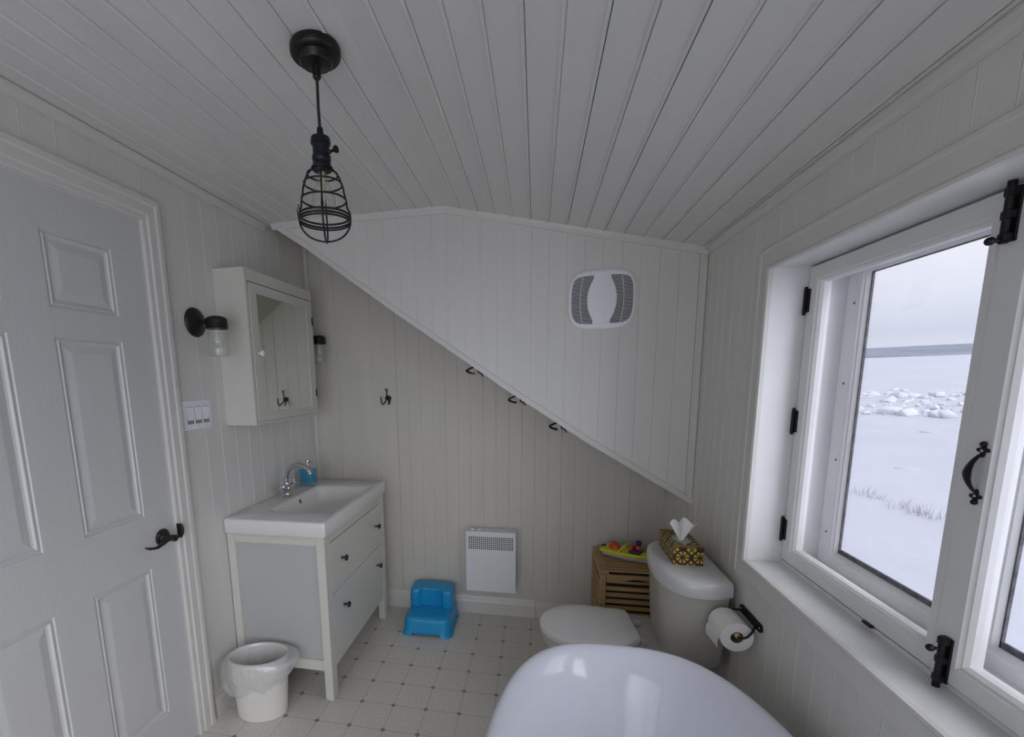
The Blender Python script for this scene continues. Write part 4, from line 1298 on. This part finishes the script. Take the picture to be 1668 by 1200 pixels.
# ================================================================== toilet paper holder and roll
def make_tp():
    ya, yb, z = -1.029, -1.191, .660
    ax, az = 2.046, .622
    root = thing('paper_holder', (W, (ya + yb) / 2, z), 'black iron toilet paper holder on the wall below the window', 'toilet paper holder')
    mb = MB()
    pts = []
    for i in range(13):
        a = PI / 2 + PI * i / 12; pts.append((yb + .014 + .014 * math.cos(a), z + .014 * math.sin(a)))
    for i in range(13):
        a = -PI / 2 + PI * i / 12; pts.append((ya - .014 + .014 * math.cos(a), z + .014 * math.sin(a)))
    mb.prism(pts, 'YZ', W - .006, W - .0003)
    mb.done('wall_plate', M_BLACK, root)
    for y, s_ in ((yb + .030, -1), (ya - .030, 1)):
        mb = MB(); mb.tube(smooth_path([(W - .005, y, z - .003), (W - .018, y + s_ * .012, z - .004), (W - .030, y + s_ * .026, z - .012), (W - .045, y + s_ * .030, z - .028), (ax, y + s_ * .026, az + .003), (ax, y + s_ * .014, az)], 5), .0035, 10)
        mb.done('arm', M_BLACK, root)
    for y in (yb + .014, ya - .014):
        mb = MB(); mb.sphere((W - .006, y, z), .004, 8, (.5, 1, 1)); mb.done('screw', M_CHROME, root)
    mb = MB(); mb.lathe([(.0005, ya - .022), (.008, ya - .024), (.010, ya - .04), (.010, yb + .04), (.008, yb + .024), (.0005, yb + .022)], (ax, 0, az), 'Y', 18)
    mb.done('dowel', M_PIN, root, label='pale wooden dowel')
    rl = thing('toilet_roll', (ax, (ya + yb) / 2, az), 'white toilet roll hanging on the black holder with its end loose', 'toilet roll')
    r = .050; cz = az - .008
    y0, y1 = yb + .026, ya - .026
    mb = MB(); mb.lathe([(.0195, y0), (.049, y0), (r, y0 + .001), (r, y1 - .001), (.049, y1), (.0195, y1), (.0195, y0)], (ax, 0, cz), 'Y', 48, caps=False)
    mb.done('paper', M_PAPER, rl)
    mb = MB(); mb.lathe([(.0195, y0 + .0005), (.0185, y0 + .0005), (.0185, y1 - .0005), (.0195, y1 - .0005)], (ax, 0, cz), 'Y', 32, caps=False); mb.done('core', M_CARD, rl)
    mb = MB(); L = []
    for k in range(12):
        a = R(100 + k * 8); L.append((ax + (r + .0008) * math.cos(a), cz + (r + .0008) * math.sin(a)))
    L += [(ax - r - .006, cz - .012), (ax - r - .007, cz - .03), (ax - r - .004, cz - .048)]
    rows = [[(x, y, q - (.012 * (y - y0) / (y1 - y0) - .006 if i > 11 else 0)) for i, (x, q) in enumerate(L)] for y in (y0, (y0 + y1) / 2, y1)]
    rows2 = [[(x - .0006, y, q) for x, y, q in row] for row in rows]
    mb.loft(rows, False, False, closed=False)
    mb.done('loose_sheet', M_PAPER, rl, smooth=60)
make_tp()

# ================================================================== bathtub
def make_tub():
    cx, a, b, tip, z = 1.657, .393, .82, -1.242, .600
    cy = tip - b
    mb = MB(); L = []
    for ins, zz, e in ((.14, .045, 2.6), (.125, .05, 2.6), (.10, .10, 2.6), (.06, .25, 2.7), (.025, .42, 2.8), (.012, .52, 2.9), (.007, .558, 2.9), (.003, .575, 2.9), (0, .585, 2.9), (.002, .593, 2.9), (.007, .598, 2.9), (.014, .600, 2.9), (.022, .599, 2.9), (.031, .595, 2.9), (.041, .588, 2.9), (.053, .575, 2.85), (.066, .555, 2.8), (.080, .52, 2.7), (.10, .46, 2.6), (.125, .38, 2.5), (.155, .29, 2.4), (.185, .22, 2.4), (.22, .185, 2.4), (.28, .175, 2.4)):
        k = 1.0 if ins < .05 else 1 + (ins - .05) * 3.0
        L.append(lift(superell(cx, cy, a - ins, b - ins * min(k, 1.6), e, 96), zz))
    mb.loft(L, True, True)
    tub = mb.done('bathtub', M_TUB, smooth=60, label='white freestanding bathtub with a rounded end in the foreground', cat='bathtub', loc=(cx, cy, 0))
    mb = MB(); mb.loft([lift(superell(cx, cy, a - .13, b - .16, 2.6, 64), 0), lift(superell(cx, cy, a - .13, b - .16, 2.6, 64), .046)])
    mb.done('plinth', M_TUB, tub, smooth=40)
make_tub()

# ================================================================== exhaust fan
def make_fan():
    cx, cz = 1.6755, 1.8135
    y = YK - .001
    root = thing('exhaust_fan', (cx, y, cz), 'white bathroom exhaust fan cover with curved grilles on the bulkhead', 'exhaust fan')
    def se(a, b, n=72, e=3.6): return superell(cx, cz, a, b, e, n)
    A, Bz = .1445, .130
    def ring3(pts, d): return [(x, d, z) for x, z in pts]
    gA, gB = .137, .107
    mb = MB()
    mb.loft([ring3(se(A, Bz), y), ring3(se(A, Bz), y - .008), ring3(se(A - .006, Bz - .006), y - .013), ring3(se(A - .012, Bz - .012), y - .0145), ring3(se(gA, gB, e=4.5), y - .0135), ring3(se(gA, gB, e=4.5), y - .006)], True, False)
    mb.done('rim', M_PLAST, root, smooth=40)
    mb = MB(); mb.loft([ring3(se(gA - .001, gB - .001, e=4.5), y - .0035), ring3(se(gA - .001, gB - .001, e=4.5), y - .0045)]); 
    mb.done('recess', mat('fan_recess', (.05, .048, .046), .7), root, smooth=0)
    # centre shield: broad in the middle, narrow waist top and bottom
    n = 24; left, right = [], []
    for i in range(n + 1):
        t = -1 + 2 * i / n
        z = cz + t * gB
        w = .0375 + .0265 * max(0, 1 - (t / .86) ** 2)
        left.append((cx - w, z)); right.append((cx + w, z))
    poly = right + left[::-1]
    c0 = [(cx + (x - cx), z) for x, z in poly]
    def sh(k, d): return [(cx + (x - cx) * k, d, z) for x, z in c0]
    mb = MB(); mb.loft([sh(1, y - .007), sh(1, y - .0165), sh(.96, y - .019), sh(.5, y - .0225), sh(.05, y - .0235)])
    mb.done('centre_shield', M_PLAST, root, smooth=35)
    mb = MB(); ns = 34
    for k in range(ns):
        z = cz - gB + (k + .5) * 2 * gB / ns
        t = (z - cz) / gB
        half = gA * (1 - min(.999, abs(t)) ** 4.5) ** (1 / 4.5)
        mb.box(cx - half, cx + half, y - .0125, y - .0075, z - .0009, z + .0009)
    for s_ in (-1, 1):
        pts = [(cx + s_ * (.082 + .012 * (1 - (u / 5) ** 2)), y - .010, cz + u / 5 * (gB - .002)) for u in range(-5, 6)]
        mb.tube(pts, .0013, 6)
    mb.done('grille', M_PLAST, root, smooth=0)
make_fan()

# ================================================================== coat hooks
def make_hook():
    """local frame: -Y out of the surface, +Z along the plate"""
    root = thing('coat_hook', (0, 0, 0), 'black iron coat hook alone on the back wall', 'coat hook', 'black iron coat hooks')
    mb = MB()
    pl = oval(0, 0, .019, .014, 0, 28)
    mb.loft([[(x, 0, z) for x, z in pl], [(x, -.004, z) for x, z in pl], [(x * .6, -.008, z * .6) for x, z in pl]])
    mb.done('plate', M_BLACK, root)
    mb = MB()
    mb.tube(smooth_path([(0, -.004, .004), (0, -.014, .012), (0, -.026, .020), (0, -.027, .030), (0, -.024, .038), (0, -.028, .046)], 4), .0034, 8)
    mb.tube([(.0065 * math.cos(2 * PI * i / 16), -.030 - .002 * math.sin(2 * PI * i / 16), .050 + .0065 * math.sin(2 * PI * i / 16)) for i in range(16)], .0026, 8, closed=True)
    mb.done('upper_arm', M_BLACK, root)
    for s_ in (-1, 1):
        mb = MB()
        mb.tube(smooth_path([(s_ * .004, -.005, -.004), (s_ * .010, -.024, -.020), (s_ * .016, -.046, -.034), (s_ * .021, -.054, -.035), (s_ * .026, -.055, -.022), (s_ * .030, -.050, -.004), (s_ * .032, -.046, .004)], 5), [.0040] * 20 + [.0036] * 8 + [.0030] * 3, 8)
        mb.sphere((s_ * .032, -.046, .005), .0042, 8)
        mb.done('prong', M_BLACK, root)
    return root
hk = make_hook()
hk.location = (.4985, -.0005, 1.366)
slope = Vector((W - 1.081, 0, .871 - 1.535)).normalized()       # down the soffit
outv = Vector((slope.z, 0, -slope.x))                              # away from the soffit, down-left
if outv.z > 0: outv = -outv
def hook_matrix(p):
    Zl = slope; Yl = -outv; Xl = Yl.cross(Zl)
    m = Matrix((Xl, Yl, Zl)).transposed().to_4x4(); m.translation = p
    return m
for (x, lab) in ((1.078, 'uppermost of the three black hooks under the stair slope'), (1.305, 'middle one of the three black hooks under the stair slope'), (1.522, 'lowest of the three black hooks under the stair slope')):
    h = copy_tree(hk); h['label'] = lab
    h.matrix_world = hook_matrix(Vector((x, -.20, diag_z(x) + .0035)))
